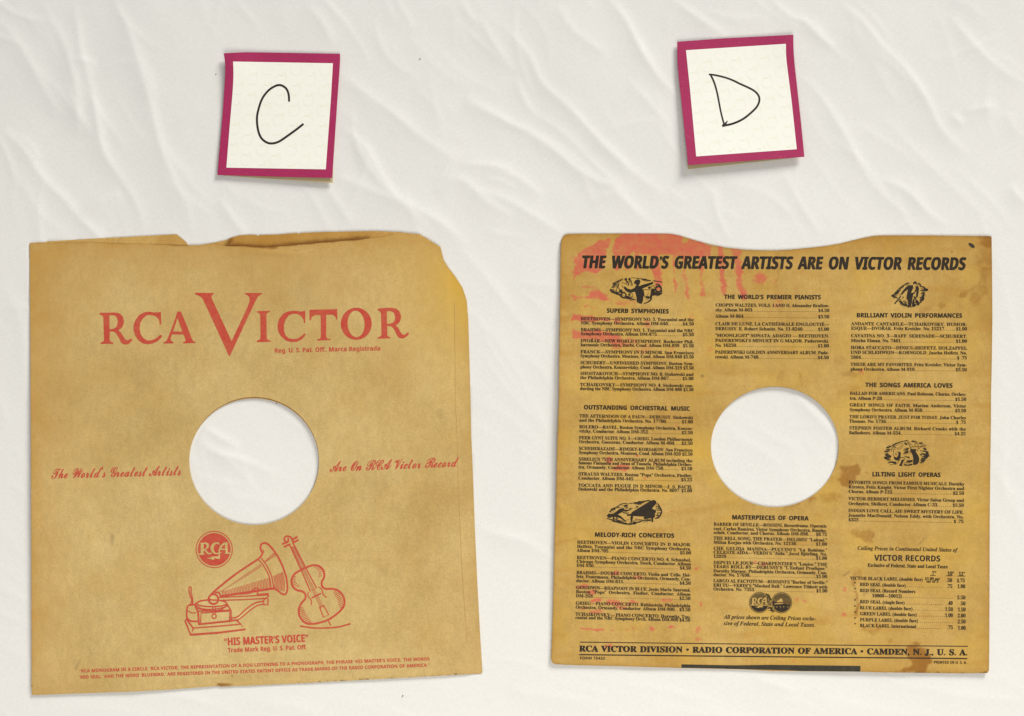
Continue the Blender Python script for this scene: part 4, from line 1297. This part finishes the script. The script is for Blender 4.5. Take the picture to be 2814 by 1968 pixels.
def W(v, pts, w, w1=None, jag=0.25, **k):
    ink.stroke(v(pts), w * v.k, w1=None if w1 is None else w1 * v.k, jag=jag, **k)
    if w1 is not None and w > 18 and not k:
        (x0, y0), (x1, y1) = pts[0], pts[-1]
        L = math.hypot(x1 - x0, y1 - y0) + 1e-6
        nx, ny = -(y1 - y0) / L, (x1 - x0) / L
        for sd in (-1, 1):
            d = sd * (max(w, w1) * 0.5 + 15)
            a, b = sorted((random.uniform(0.0, 0.45), random.uniform(0.55, 1.0)))
            ink.stroke(v([(x0 + (x1 - x0) * a + nx * d, y0 + (y1 - y0) * a + ny * d), (x0 + (x1 - x0) * b + nx * d * 0.8, y0 + (y1 - y0) * b + ny * d * 0.8)]), 13 * v.k, smooth=False, w1=7 * v.k)


ink.fill(V1([(900, 480), (950, 460), (1020, 480), (1120, 440), (1240, 410), (1380, 365), (1420, 390), (1400, 420), (1250, 490), (1090, 560), (1120, 600), (1150, 680), (1160, 760), (1130, 780), (1115, 900),
             (1085, 990), (1030, 990), (940, 940), (930, 800), (900, 680), (880, 645), (800, 665), (700, 670), (620, 620), (565, 540), (610, 500), (680, 560), (780, 580), (880, 530)]))
ink.fill(V1([(880, 330), (930, 300), (980, 285), (1035, 320), (1040, 370), (1020, 430), (985, 470), (930, 460), (900, 420), (855, 410), (860, 380)]))
W(V1, [(1440, 330), (1660, 370)], 22, smooth=False)
W(V1, [(1380, 375), (1420, 325), (1450, 345), (1420, 390)], 12)
W(V1, [(515, 460), (540, 510), (580, 520), (600, 490)], 14)
for cx, cy, r in ((625, 290, 40), (730, 285, 37), (1300, 530, 38), (480, 630, 52)):
    ink.fill(V1(ellipse(cx, cy, r, n=16)))
for p, a, b in [([(640, 330), (690, 400), (700, 460)], 36, 30), ([(740, 310), (785, 380), (805, 480)], 30, 18), ([(780, 240), (950, 260), (1150, 285), (1340, 330)], 14, 26), ([(1080, 290), (1200, 310), (1330, 330)], 20, 30),
                ([(190, 595), (330, 680), (430, 715)], 70, 60), ([(430, 715), (520, 800), (610, 825)], 50, 40), ([(640, 800), (780, 850), (920, 880)], 90, 12), ([(250, 475), (390, 430)], 32, 12), ([(260, 425), (420, 355)], 34, 18),
                ([(350, 385), (450, 330), (545, 280)], 26, 14), ([(230, 525), (340, 480)], 36, 14), ([(510, 385), (640, 430)], 16, 10), ([(370, 520), (410, 460), (430, 400)], 26, 18), ([(720, 740), (740, 690)], 46, 30), ([(1110, 580), (1390, 600)], 12, 12),
                ([(1390, 590), (1350, 780), (1340, 870), (1260, 940), (1150, 985)], 76, 22), ([(1490, 430), (1560, 440), (1620, 500)], 30, 44), ([(1430, 590), (1420, 720)], 60, 80), ([(1470, 700), (1560, 710), (1640, 690)], 100, 60),
                ([(1190, 820), (1300, 810)], 24, 60), ([(1600, 640), (1680, 640)], 20, 14)]:
    W(V1, p, a, b)
for cx, cy, rx, ry, w in ((560, 740, 66, 72, 42), (765, 745, 60, 66, 14), (400, 600, 45, 66, 16), (1560, 570, 82, 76, 46), (1400, 520, 48, 52, 12)):
    W(V1, ellipse(cx, cy, rx, ry, 18), w, closed=True, jag=0.5)
W(V1, [(1130, 600), (1160, 785), (1325, 790), (1375, 600)], 13, smooth=False)
ink.build('conductor_woodcut', M_BLACK, t, zd)

V2 = View(2400, 750, 0.087108)
ink = Ink()
ink.fill(V2([(1130, 385), (1250, 390), (1260, 480), (1220, 560), (1190, 635), (1280, 620), (1330, 520), (1340, 410), (1400, 420), (1440, 480), (1430, 620), (1400, 760), (1345, 800), (1350, 640), (1365, 560), (1300, 650),
             (1260, 680), (1215, 900), (1195, 1050), (1220, 1090), (1180, 1090), (1140, 1075), (1080, 1115), (1070, 1100), (1100, 1050), (1085, 860), (1040, 820), (1050, 720), (1090, 520), (1000, 590), (910, 690),
             (870, 660), (930, 560), (1040, 440)]))
ink.fill(V2([(1255, 310), (1290, 265), (1350, 270), (1378, 320), (1365, 375), (1310, 335), (1278, 372), (1255, 360)]))
W(V2, [(860, 740), (680, 970)], 34, 44, smooth=False)
W(V2, [(830, 720), (850, 680), (885, 690)], 14)
for cx, cy, r in ((1375, 910, 52), (1408, 972, 57), (1480, 930, 26), (1310, 1020, 42)):
    ink.fill(V2(ellipse(cx, cy, r, n=16)))
for p, a, b in [([(1290, 760), (1360, 880)], 44, 24), ([(1150, 320), (1080, 340), (950, 400)], 20, 44), ([(950, 420), (800, 510)], 40, 22), ([(860, 500), (740, 590)], 44, 30), ([(820, 570), (690, 640)], 50, 50), ([(790, 640), (590, 720)], 30, 70),
                ([(610, 730), (760, 800)], 60, 24), ([(790, 880), (900, 930)], 30, 70), ([(860, 960), (1070, 1040)], 34, 60), ([(950, 880), (1060, 1000)], 30, 14), ([(1000, 870), (1080, 960)], 14, 10), ([(920, 770), (960, 790)], 24, 16),
                ([(830, 840), (870, 860)], 20, 20), ([(1400, 340), (1470, 360), (1490, 420)], 36, 60), ([(1490, 430), (1580, 450), (1650, 515)], 24, 56), ([(1490, 560), (1690, 535)], 24, 70), ([(1510, 645), (1620, 620)], 30, 46),
                ([(1600, 660), (1560, 760)], 60, 80), ([(1460, 770), (1580, 790)], 30, 80), ([(1490, 850), (1570, 840)], 46, 70), ([(1470, 920), (1540, 880)], 40, 50), ([(1270, 860), (1260, 1040)], 60, 80)]:
    W(V2, p, a, b, jag=0.6)
ink.build('violinist_woodcut', M_BLACK, t, zd)

V3 = View(2400, 1180, 0.087108)
ink = Ink()
ink.fill(V3([(1180, 600), (1250, 630), (1330, 610), (1345, 720), (1420, 830), (1450, 930), (1440, 1030), (1390, 1100), (1290, 1130), (1250, 1110), (1260, 900), (1230, 800), (1180, 700)]))
ink.fill(V3([(790, 690), (860, 720), (872, 800), (850, 860), (900, 880), (840, 920), (830, 980), (760, 990), (680, 960), (640, 900), (650, 860), (740, 890), (790, 800)]))
ink.fill(V3([(890, 960), (980, 950), (950, 1020), (905, 1120), (930, 1165), (800, 1140), (850, 1080)]))
for p, w in [([(1075, 390), (1130, 480), (1180, 570), (1250, 520)], 17), ([(1115, 385), (1160, 450), (1220, 500)], 14), ([(1170, 570), (1180, 640), (1150, 760)], 20), ([(1410, 550), (1500, 540), (1580, 490), (1660, 510)], 16), ([(1430, 620), (1540, 540), (1640, 540)], 14),
             ([(1330, 640), (1400, 665), (1420, 560)], 15), ([(1240, 590), (1300, 540), (1310, 500)], 14), ([(580, 690), (585, 610), (640, 552), (720, 580)], 22), ([(640, 620), (680, 620)], 20), ([(645, 650), (630, 780), (660, 870)], 15),
             ([(745, 620), (840, 550), (930, 480)], 14), ([(790, 655), (880, 590), (945, 510)], 14), ([(690, 740), (720, 810), (770, 700)], 14), ([(850, 885), (970, 900), (990, 960)], 16), ([(690, 1105), (750, 1085), (800, 1000)], 15), ([(660, 1060), (700, 1010)], 14)]:
    W(V3, p, w)
W(V3, ellipse(1362, 500, 52, 52, 16), 16, closed=True)
for p, a, b in [([(600, 510), (750, 440), (900, 385), (1090, 350)], 44, 22), ([(430, 575), (590, 530)], 44, 20), ([(400, 640), (530, 640)], 24, 40), ([(370, 700), (520, 690)], 56, 20), ([(400, 790), (560, 845)], 60, 20), ([(345, 880), (540, 870)], 40, 60),
                ([(380, 910), (550, 970)], 60, 24), ([(460, 1075), (560, 1030), (690, 1060)], 20, 66), ([(980, 440), (1070, 470)], 24, 44), ([(1090, 610), (950, 670)], 64, 14), ([(1080, 700), (940, 775)], 60, 20), ([(980, 850), (1130, 890)], 16, 60),
                ([(1060, 1020), (1210, 1000)], 30, 60), ([(960, 1095), (1090, 1130), (1215, 1105)], 20, 60), ([(1215, 385), (1390, 400)], 40, 18), ([(1455, 435), (1570, 440)], 40, 20), ([(1580, 590), (1660, 640)], 40, 60), ([(1480, 675), (1610, 690), (1710, 720)], 16, 60),
                ([(1600, 790), (1770, 845)], 60, 40), ([(1690, 740), (1710, 830)], 60, 80), ([(1480, 800), (1600, 760)], 30, 14), ([(1540, 850), (1700, 860)], 16, 60), ([(1530, 920), (1690, 900)], 44, 40), ([(1500, 970), (1620, 970)], 40, 50), ([(1470, 1050), (1590, 1010)], 34, 44)]:
    W(V3, p, a, b, jag=0.6)
ink.build('dancers_woodcut', M_BLACK, t, zd)

V4 = View(1640, 1350, 0.095819)
ink = Ink()
ink.fill(V4([(860, 660), (970, 655), (1010, 600), (1250, 450), (1550, 270), (1640, 250), (1700, 280), (1715, 330), (1680, 390), (1600, 470), (1600, 510), (1690, 545), (1702, 590), (1672, 640), (1665, 740), (1620, 780), (1620, 880),
             (1600, 895), (1570, 880), (1565, 740), (1040, 715), (1040, 770), (1010, 860), (995, 930), (975, 930), (970, 850), (960, 770), (980, 710), (860, 705)]))
ink.fill(V4([(285, 705), (330, 645), (460, 650), (560, 580), (650, 510), (770, 475), (795, 540), (740, 590), (640, 650), (600, 670), (700, 720), (800, 820), (855, 860), (820, 885), (700, 790), (590, 750), (440, 735), (400, 762), (340, 770)]))
for p, a, b in [([(760, 540), (880, 555), (985, 505)], 44, 30), ([(745, 600), (830, 628), (920, 622)], 30, 24), ([(790, 440), (840, 405), (895, 400)], 40, 20), ([(860, 410), (870, 460), (845, 495)], 34, 14), ([(970, 490), (1030, 490)], 16, 10),
                ([(480, 740), (490, 860)], 40, 36), ([(580, 760), (578, 850)], 26, 20), ([(290, 780), (500, 845), (650, 895), (850, 935)], 22, 46), ([(820, 940), (1000, 935), (1110, 915)], 30, 60), ([(1020, 880), (1180, 890), (1290, 855)], 26, 40),
                ([(1300, 840), (1540, 830)], 20, 60), ([(1370, 760), (1560, 760)], 50, 30), ([(1100, 800), (1350, 825)], 16, 10), ([(600, 850), (780, 880)], 30, 16), ([(630, 410), (740, 360), (870, 350)], 30, 18), ([(900, 360), (1090, 330), (1280, 300), (1510, 268)], 16, 34),
                ([(1080, 340), (1250, 330), (1380, 300)], 40, 20), ([(1120, 370), (1290, 365)], 20, 16), ([(370, 600), (440, 530), (510, 495)], 40, 70), ([(540, 470), (640, 430)], 24, 14), ([(600, 480), (700, 465)], 14, 8), ([(1750, 355), (1840, 520), (1855, 610), (1790, 740), (1690, 780)], 36, 40),
                ([(1690, 440), (1810, 460)], 14, 36), ([(1700, 540), (1850, 545)], 12, 40), ([(1720, 630), (1850, 620)], 12, 36), ([(1690, 690), (1800, 700)], 20, 36), ([(1700, 500), (1830, 500)], 10, 20), ([(1130, 450), (1200, 440)], 22, 14), ([(1090, 490), (1130, 480)], 18, 10),
                ([(860, 830), (910, 810)], 18, 12)]:
    W(V4, p, a, b, jag=0.5)
ink.build('piano_woodcut', M_BLACK, t, zd)

# the pair of round marks near the foot of the middle column
V5 = View(2000, 1600, 0.104530)
ink = Ink()
for cx, cy in ((833, 535), (1415, 540)):
    ink.fill(V5(ellipse(cx, cy, 276, n=48)), [V5(ellipse(cx, cy, 262, n=48))])
    lower = [p for p in ellipse(cx, cy, 243, n=72) if p[1] > cy + 70]
    lower.sort(key=lambda p: math.atan2(p[1] - cy, p[0] - cx))
    ink.fill(V5(lower))
    ink.stroke(V5(ellipse(cx, cy, 243, n=48)), 0.9, closed=True, smooth=False)
    for k in range(13):
        y = cy - 222 + k * 23
        hw = math.sqrt(243 ** 2 - (y - cy) ** 2)
        ink.stroke(V5([(cx - hw, y), (cx + hw, y)]), 1.55, smooth=False)
for p, a, b in [([(1010, 300), (1080, 370), (1130, 450)], 22, 40), ([(1060, 690), (1130, 670), (1150, 720)], 30, 60), ([(1150, 740), (1230, 770)], 60, 20), ([(1100, 350), (1120, 620)], 18, 24)]:
    W(V5, p, a, b)
ink.fill(V5([(1180, 500), (1290, 540), (1640, 600), (1640, 640), (1190, 640)]))
ink.build('round_emblem', M_BLACK, t, zd)
ink = Ink()
mono = lambda pts: V5([(615 + (x - 300) * 0.445, 405 + (y - 580) * 0.495) for x, y in pts])
for o_, h_ in MONO:
    ink.fill(mono(o_), [mono(h_)] if h_ else [])
ink.fill(V5([(1280, 510), (1380, 440), (1405, 415), (1440, 470), (1455, 520), (1300, 522)]))
ink.fill(V5([(1230, 560), (1360, 548), (1450, 552), (1455, 572), (1230, 582)]))
for x in (1215, 1290, 1380, 1470, 1580):
    ink.fill(V5(ellipse(x, 650, 10, 18, 8)))
ink.build('monogram', M_DBARE, t, zd, lift=0.16 * MM)
ink = Ink()
ink.fill(B2(ellipse(1768, 176, 31, 15, 20, 0.62)))
ink.fill(B2(ellipse(1745, 160, 8, 6, 10)))
ink.build('rip_mark', M_BAR, t, zd, lift=0.1 * MM)  # small rip in the paper, drawn as flat dark ellipses


# ================================================================== the two lettered cards
def curve_at(pts, f):
    p = np.array(pts, float)
    d = np.concatenate(([0], np.cumsum(np.hypot(*(p[1:] - p[:-1]).T))))
    return np.stack((np.interp(f * d[-1], d, p[:, 0]), np.interp(f * d[-1], d, p[:, 1])), -1)


def coons(top, bottom, left, right, u, v):
    T, Bm, L, R = curve_at(top, u), curve_at(bottom, u), curve_at(left, v), curve_at(right, v)
    U, Vv = u[..., None], v[..., None]
    c00, c10, c01, c11 = (np.array(q, float) for q in (top[0], top[-1], bottom[0], bottom[-1]))
    return (1 - Vv) * T + Vv * Bm + (1 - U) * L + U * R - ((1 - U) * (1 - Vv) * c00 + U * (1 - Vv) * c10 + (1 - U) * Vv * c01 + U * Vv * c11)


def build_card(label, sides, inner, backing, pens, pen_w, zuv, holder):
    top, bottom, left, right = sides
    cpx = np.mean([p for s in sides for p in s], 0)
    root = empty('note_card', (*ground(cpx[0], cpx[1], 0.0), 0.002))
    tag(root, label, 'card', 'magenta bordered letter cards')
    n = 40
    u, v = np.meshgrid(np.linspace(0, 1, n + 1), np.linspace(0, 1, n + 1))
    quads = [(j * (n + 1) + i, (j + 1) * (n + 1) + i, (j + 1) * (n + 1) + i + 1, j * (n + 1) + i + 1) for j in range(n) for i in range(n)]

    def patch(name, sd, mat, lift, thick):
        P = coons(*sd, u, v)
        # the height follows the whole card, whichever patch this is
        uu, vv = uv_of(P[..., 0], P[..., 1])
        z = (zuv(uu, vv) + lift) * MM
        X, Y = ground(P[..., 0], P[..., 1], z)
        o = mesh_object(name, np.stack((X, Y, z), -1).reshape(-1, 3), quads, mat, root)
        m = o.modifiers.new('thickness', 'SOLIDIFY')
        m.thickness, m.offset = thick, -1.0
        return o

    c00, c10, c01, c11 = np.array(top[0]), np.array(top[-1]), np.array(bottom[0]), np.array(bottom[-1])

    def uv_of(px, py):
        # inverse of the corner quad, a few fixed-point steps
        uu, vv = np.full(np.shape(px), 0.5), np.full(np.shape(px), 0.5)
        for _ in range(12):
            q = [(1 - uu) * (1 - vv) * c00[k] + uu * (1 - vv) * c10[k] + (1 - uu) * vv * c01[k] + uu * vv * c11[k] for k in (0, 1)]
            du = [(1 - vv) * (c10[k] - c00[k]) + vv * (c11[k] - c01[k]) for k in (0, 1)]
            dv = [(1 - uu) * (c01[k] - c00[k]) + uu * (c11[k] - c10[k]) for k in (0, 1)]
            ex, ey = px - q[0], py - q[1]
            det = du[0] * dv[1] - du[1] * dv[0]
            uu, vv = uu + (ex * dv[1] - ey * dv[0]) / det, vv + (du[0] * ey - du[1] * ex) / det
        return np.clip(uu, -0.1, 1.1), np.clip(vv, -0.1, 1.1)

    zcard = lambda px, py: zuv(*uv_of(px, py)) * MM
    patch('border', sides, M_MAGENTA, 0.0, 0.25 * MM)
    patch('white_face', inner, M_CARDWHITE, 0.12, 0.08 * MM)
    # the tan sheet behind
    bu, bv = np.meshgrid(np.linspace(0, 1, 25), np.linspace(0, 1, 25))
    bq = [(j * 25 + i, (j + 1) * 25 + i, (j + 1) * 25 + i + 1, j * 25 + i + 1) for j in range(24) for i in range(24)]
    tb, bb = [backing[0], backing[1]], [backing[3], backing[2]]
    P = coons(tb, bb, [backing[0], backing[3]], [backing[1], backing[2]], bu, bv)
    uu, vv = uv_of(P[..., 0], P[..., 1])
    z = (1.7 + (zuv(uu, vv) - 1.7) * 0.55 - 0.25) * MM
    X, Y = ground(P[..., 0], P[..., 1], z)
    o = mesh_object('backing_sheet', np.stack((X, Y, z), -1).reshape(-1, 3), bq, M_TAN, root)
    m = o.modifiers.new('thickness', 'SOLIDIFY')
    m.thickness, m.offset = 0.2 * MM, -1.0
    # faint rows of little apples
    k = Ink()
    for r in range(-1, 11):
        for i in range(-1, 5):
            a0 = (52 + 308 * i + (147 if r % 2 else 0)) / 1050
            b0 = (78 + 105 * r) / 1110
            rx, ry = 60 / 1050, 58 / 1110

            def at(fu, fv):
                fu, fv = np.atleast_1d(fu), np.atleast_1d(fv)
                return [tuple(q) for q in coons(*inner, fu, fv)]
            ring = [(a0 + rx * math.cos(x), b0 + ry * math.sin(x)) for x in np.linspace(-0.9, 3.95, 17)]
            leaf = [(a0 - 0.03, b0 - 0.048), (a0 + 0.005, b0 - 0.038), (a0 + 0.04, b0 - 0.066)]
            stem = [(a0 + 0.045, b0 - 0.075), (a0 + 0.05, b0 - 0.03)]
            for line, wd in ((ring, 0.5), (leaf, 1.0), (stem, 0.5)):
                run = [p for p in line if 0.01 < p[0] < 0.99 and 0.01 < p[1] < 0.99]
                if len(run) == len(line) or (len(run) > 3 and len(line) > 5):
                    if len(run) != len(line):
                        keep, cur = [], []
                        for p in line:
                            if 0.01 < p[0] < 0.99 and 0.01 < p[1] < 0.99:
                                cur.append(p)
                            else:
                                keep.append(cur)
                                cur = []
                        keep.append(cur)
                        run = max(keep, key=len)
                        if len(run) < 3:
                            continue
                    k.stroke(at([p[0] for p in run], [p[1] for p in run]), wd, smooth=False)
    k.build('apple_pattern', M_GREEN, root, zcard, lift=0.14 * MM)
    k = Ink()
    for p, w0, w1 in pens:
        k.stroke(p, w0 * pen_w, w1=w1 * pen_w)
    k.build('handwritten_letter', M_PEN, root, zcard, lift=0.18 * MM)
    return root


K1, K2 = View(550, 100, 0.261476), View(1800, 60, 0.267753)
build_card('magenta bordered card with a handwritten C, above the red lettered sleeve',
           (catmull(K1([(247, 178), (420, 169), (600, 168), (1470, 183)])), K1([(182, 1457), (800, 1474), (1388, 1487)]),
            catmull(K1([(247, 178), (261, 270), (262, 420), (247, 650), (235, 830), (208, 1140), (182, 1457)])), catmull(K1([(1470, 183), (1468, 300), (1440, 700), (1388, 1487)]))),
           (K1([(346, 265), (1395, 283)]), K1([(276, 1380), (1320, 1398)]), catmull(K1([(346, 265), (350, 400), (340, 600), (310, 950), (276, 1380)])), K1([(1395, 283), (1375, 640), (1320, 1398)])),
           K1([(300, 230), (1430, 230), (1392, 1540), (240, 1462)]),
           [(K1([(935, 678), (930, 610), (905, 550), (850, 514), (790, 522), (715, 572), (650, 660), (610, 780), (597, 870), (608, 980), (640, 1065), (700, 1115), (760, 1125), (830, 1105), (920, 1045), (1010, 980), (1080, 925)]), 1.05, 1.1)],
           21 * 0.2615, lambda a, b: 2.0 + 1.9 * np.clip(b, 0, 1) ** 2 * (0.25 + 0.75 * a) + 1.8 * np.exp(-((a / 0.22) ** 2 + (b / 0.30) ** 2)), None)
build_card('magenta bordered card with a handwritten D, above the black printed sleeve',
           (K2([(228, 205), (700, 170), (1420, 133)]), K2([(340, 1470), (900, 1430), (1533, 1385)]), catmull(K2([(228, 205), (235, 480), (275, 850), (305, 1140), (340, 1470)])),
            catmull(K2([(1420, 133), (1421, 240), (1430, 400), (1462, 700), (1500, 1050), (1533, 1385)]))),
           (K2([(318, 292), (1343, 226)]), K2([(423, 1382), (1455, 1308)]), K2([(318, 292), (360, 700), (423, 1382)]), catmull(K2([(1343, 226), (1350, 400), (1400, 800), (1455, 1308)]))),
           K2([(300, 260), (1390, 190), (1500, 1388), (335, 1513)]),
           [(K2([(560, 540), (640, 552), (760, 585), (880, 640), (1000, 697), (1055, 745), (1072, 800), (1050, 865), (990, 930), (900, 1000), (800, 1045), (710, 1065)]), 0.9, 1.1), (K2([(572, 545), (610, 630), (640, 740), (675, 920), (705, 1040)]), 0.95, 0.85),
            (K2([(702, 1065), (722, 1045), (742, 1020)]), 1.6, 0.5)],
           20 * 0.2678, lambda a, b: 2.0 + 3.2 * np.clip(b, 0, 1) ** 1.6 * (1.0 - 0.6 * a) + 1.2 * np.exp(-(((1 - a) / 0.2) ** 2 + (b / 0.28) ** 2)), None)

UNDER += [(C_BACK, zc_back, (698.5, 1267, 178.5, 176)), (D_BACK, zd_back, (2129.3, 1228, 175.6, 166))]
build_sheet()

# ------------------------------------------------------------------ crumbs and lint on the cloth
SHEET = bpy.data.objects['bed_sheet'].data
_n = len(SHEET.vertices)
_co = np.empty(_n * 3, np.float32)
SHEET.vertices.foreach_get('co', _co)
_co = _co.reshape(-1, 3)
for (px, py), r, lab in [(K1([(168, 401)])[0], 2.0, 'tiny dark speck of lint left of the card marked C'), (R5([(1893, 268)])[0], 2.4, 'small brown speck of lint right of the card marked C'),
                         (A2([(1815, 1251)])[0], 2.6, 'small brown crumb below the red lettered sleeve'), (A1([(1246, 834)])[0], 1.8, 'tiny dark speck in the hole of the red lettered sleeve')]:
    x, y = ground(px, py, 0.0)
    z = float(_co[np.argmin((_co[:, 0] - x) ** 2 + (_co[:, 1] - y) ** 2), 2])
    bm = bmesh.new()
    bmesh.ops.create_icosphere(bm, subdivisions=2, radius=r * 0.00014)
    for q in bm.verts:
        q.co = Vector((q.co.x * random.uniform(0.8, 1.5), q.co.y * random.uniform(0.7, 1.2), q.co.z * 0.6))
    me = bpy.data.meshes.new('lint_speck')
    bm.to_mesh(me)
    bm.free()
    me.materials.append(M_LINT)
    o = bpy.data.objects.new('lint_speck', me)
    COL.objects.link(o)
    o.location = (x, y, z + r * 0.0001)
    tag(o, lab, 'speck', 'specks of lint on the sheet')
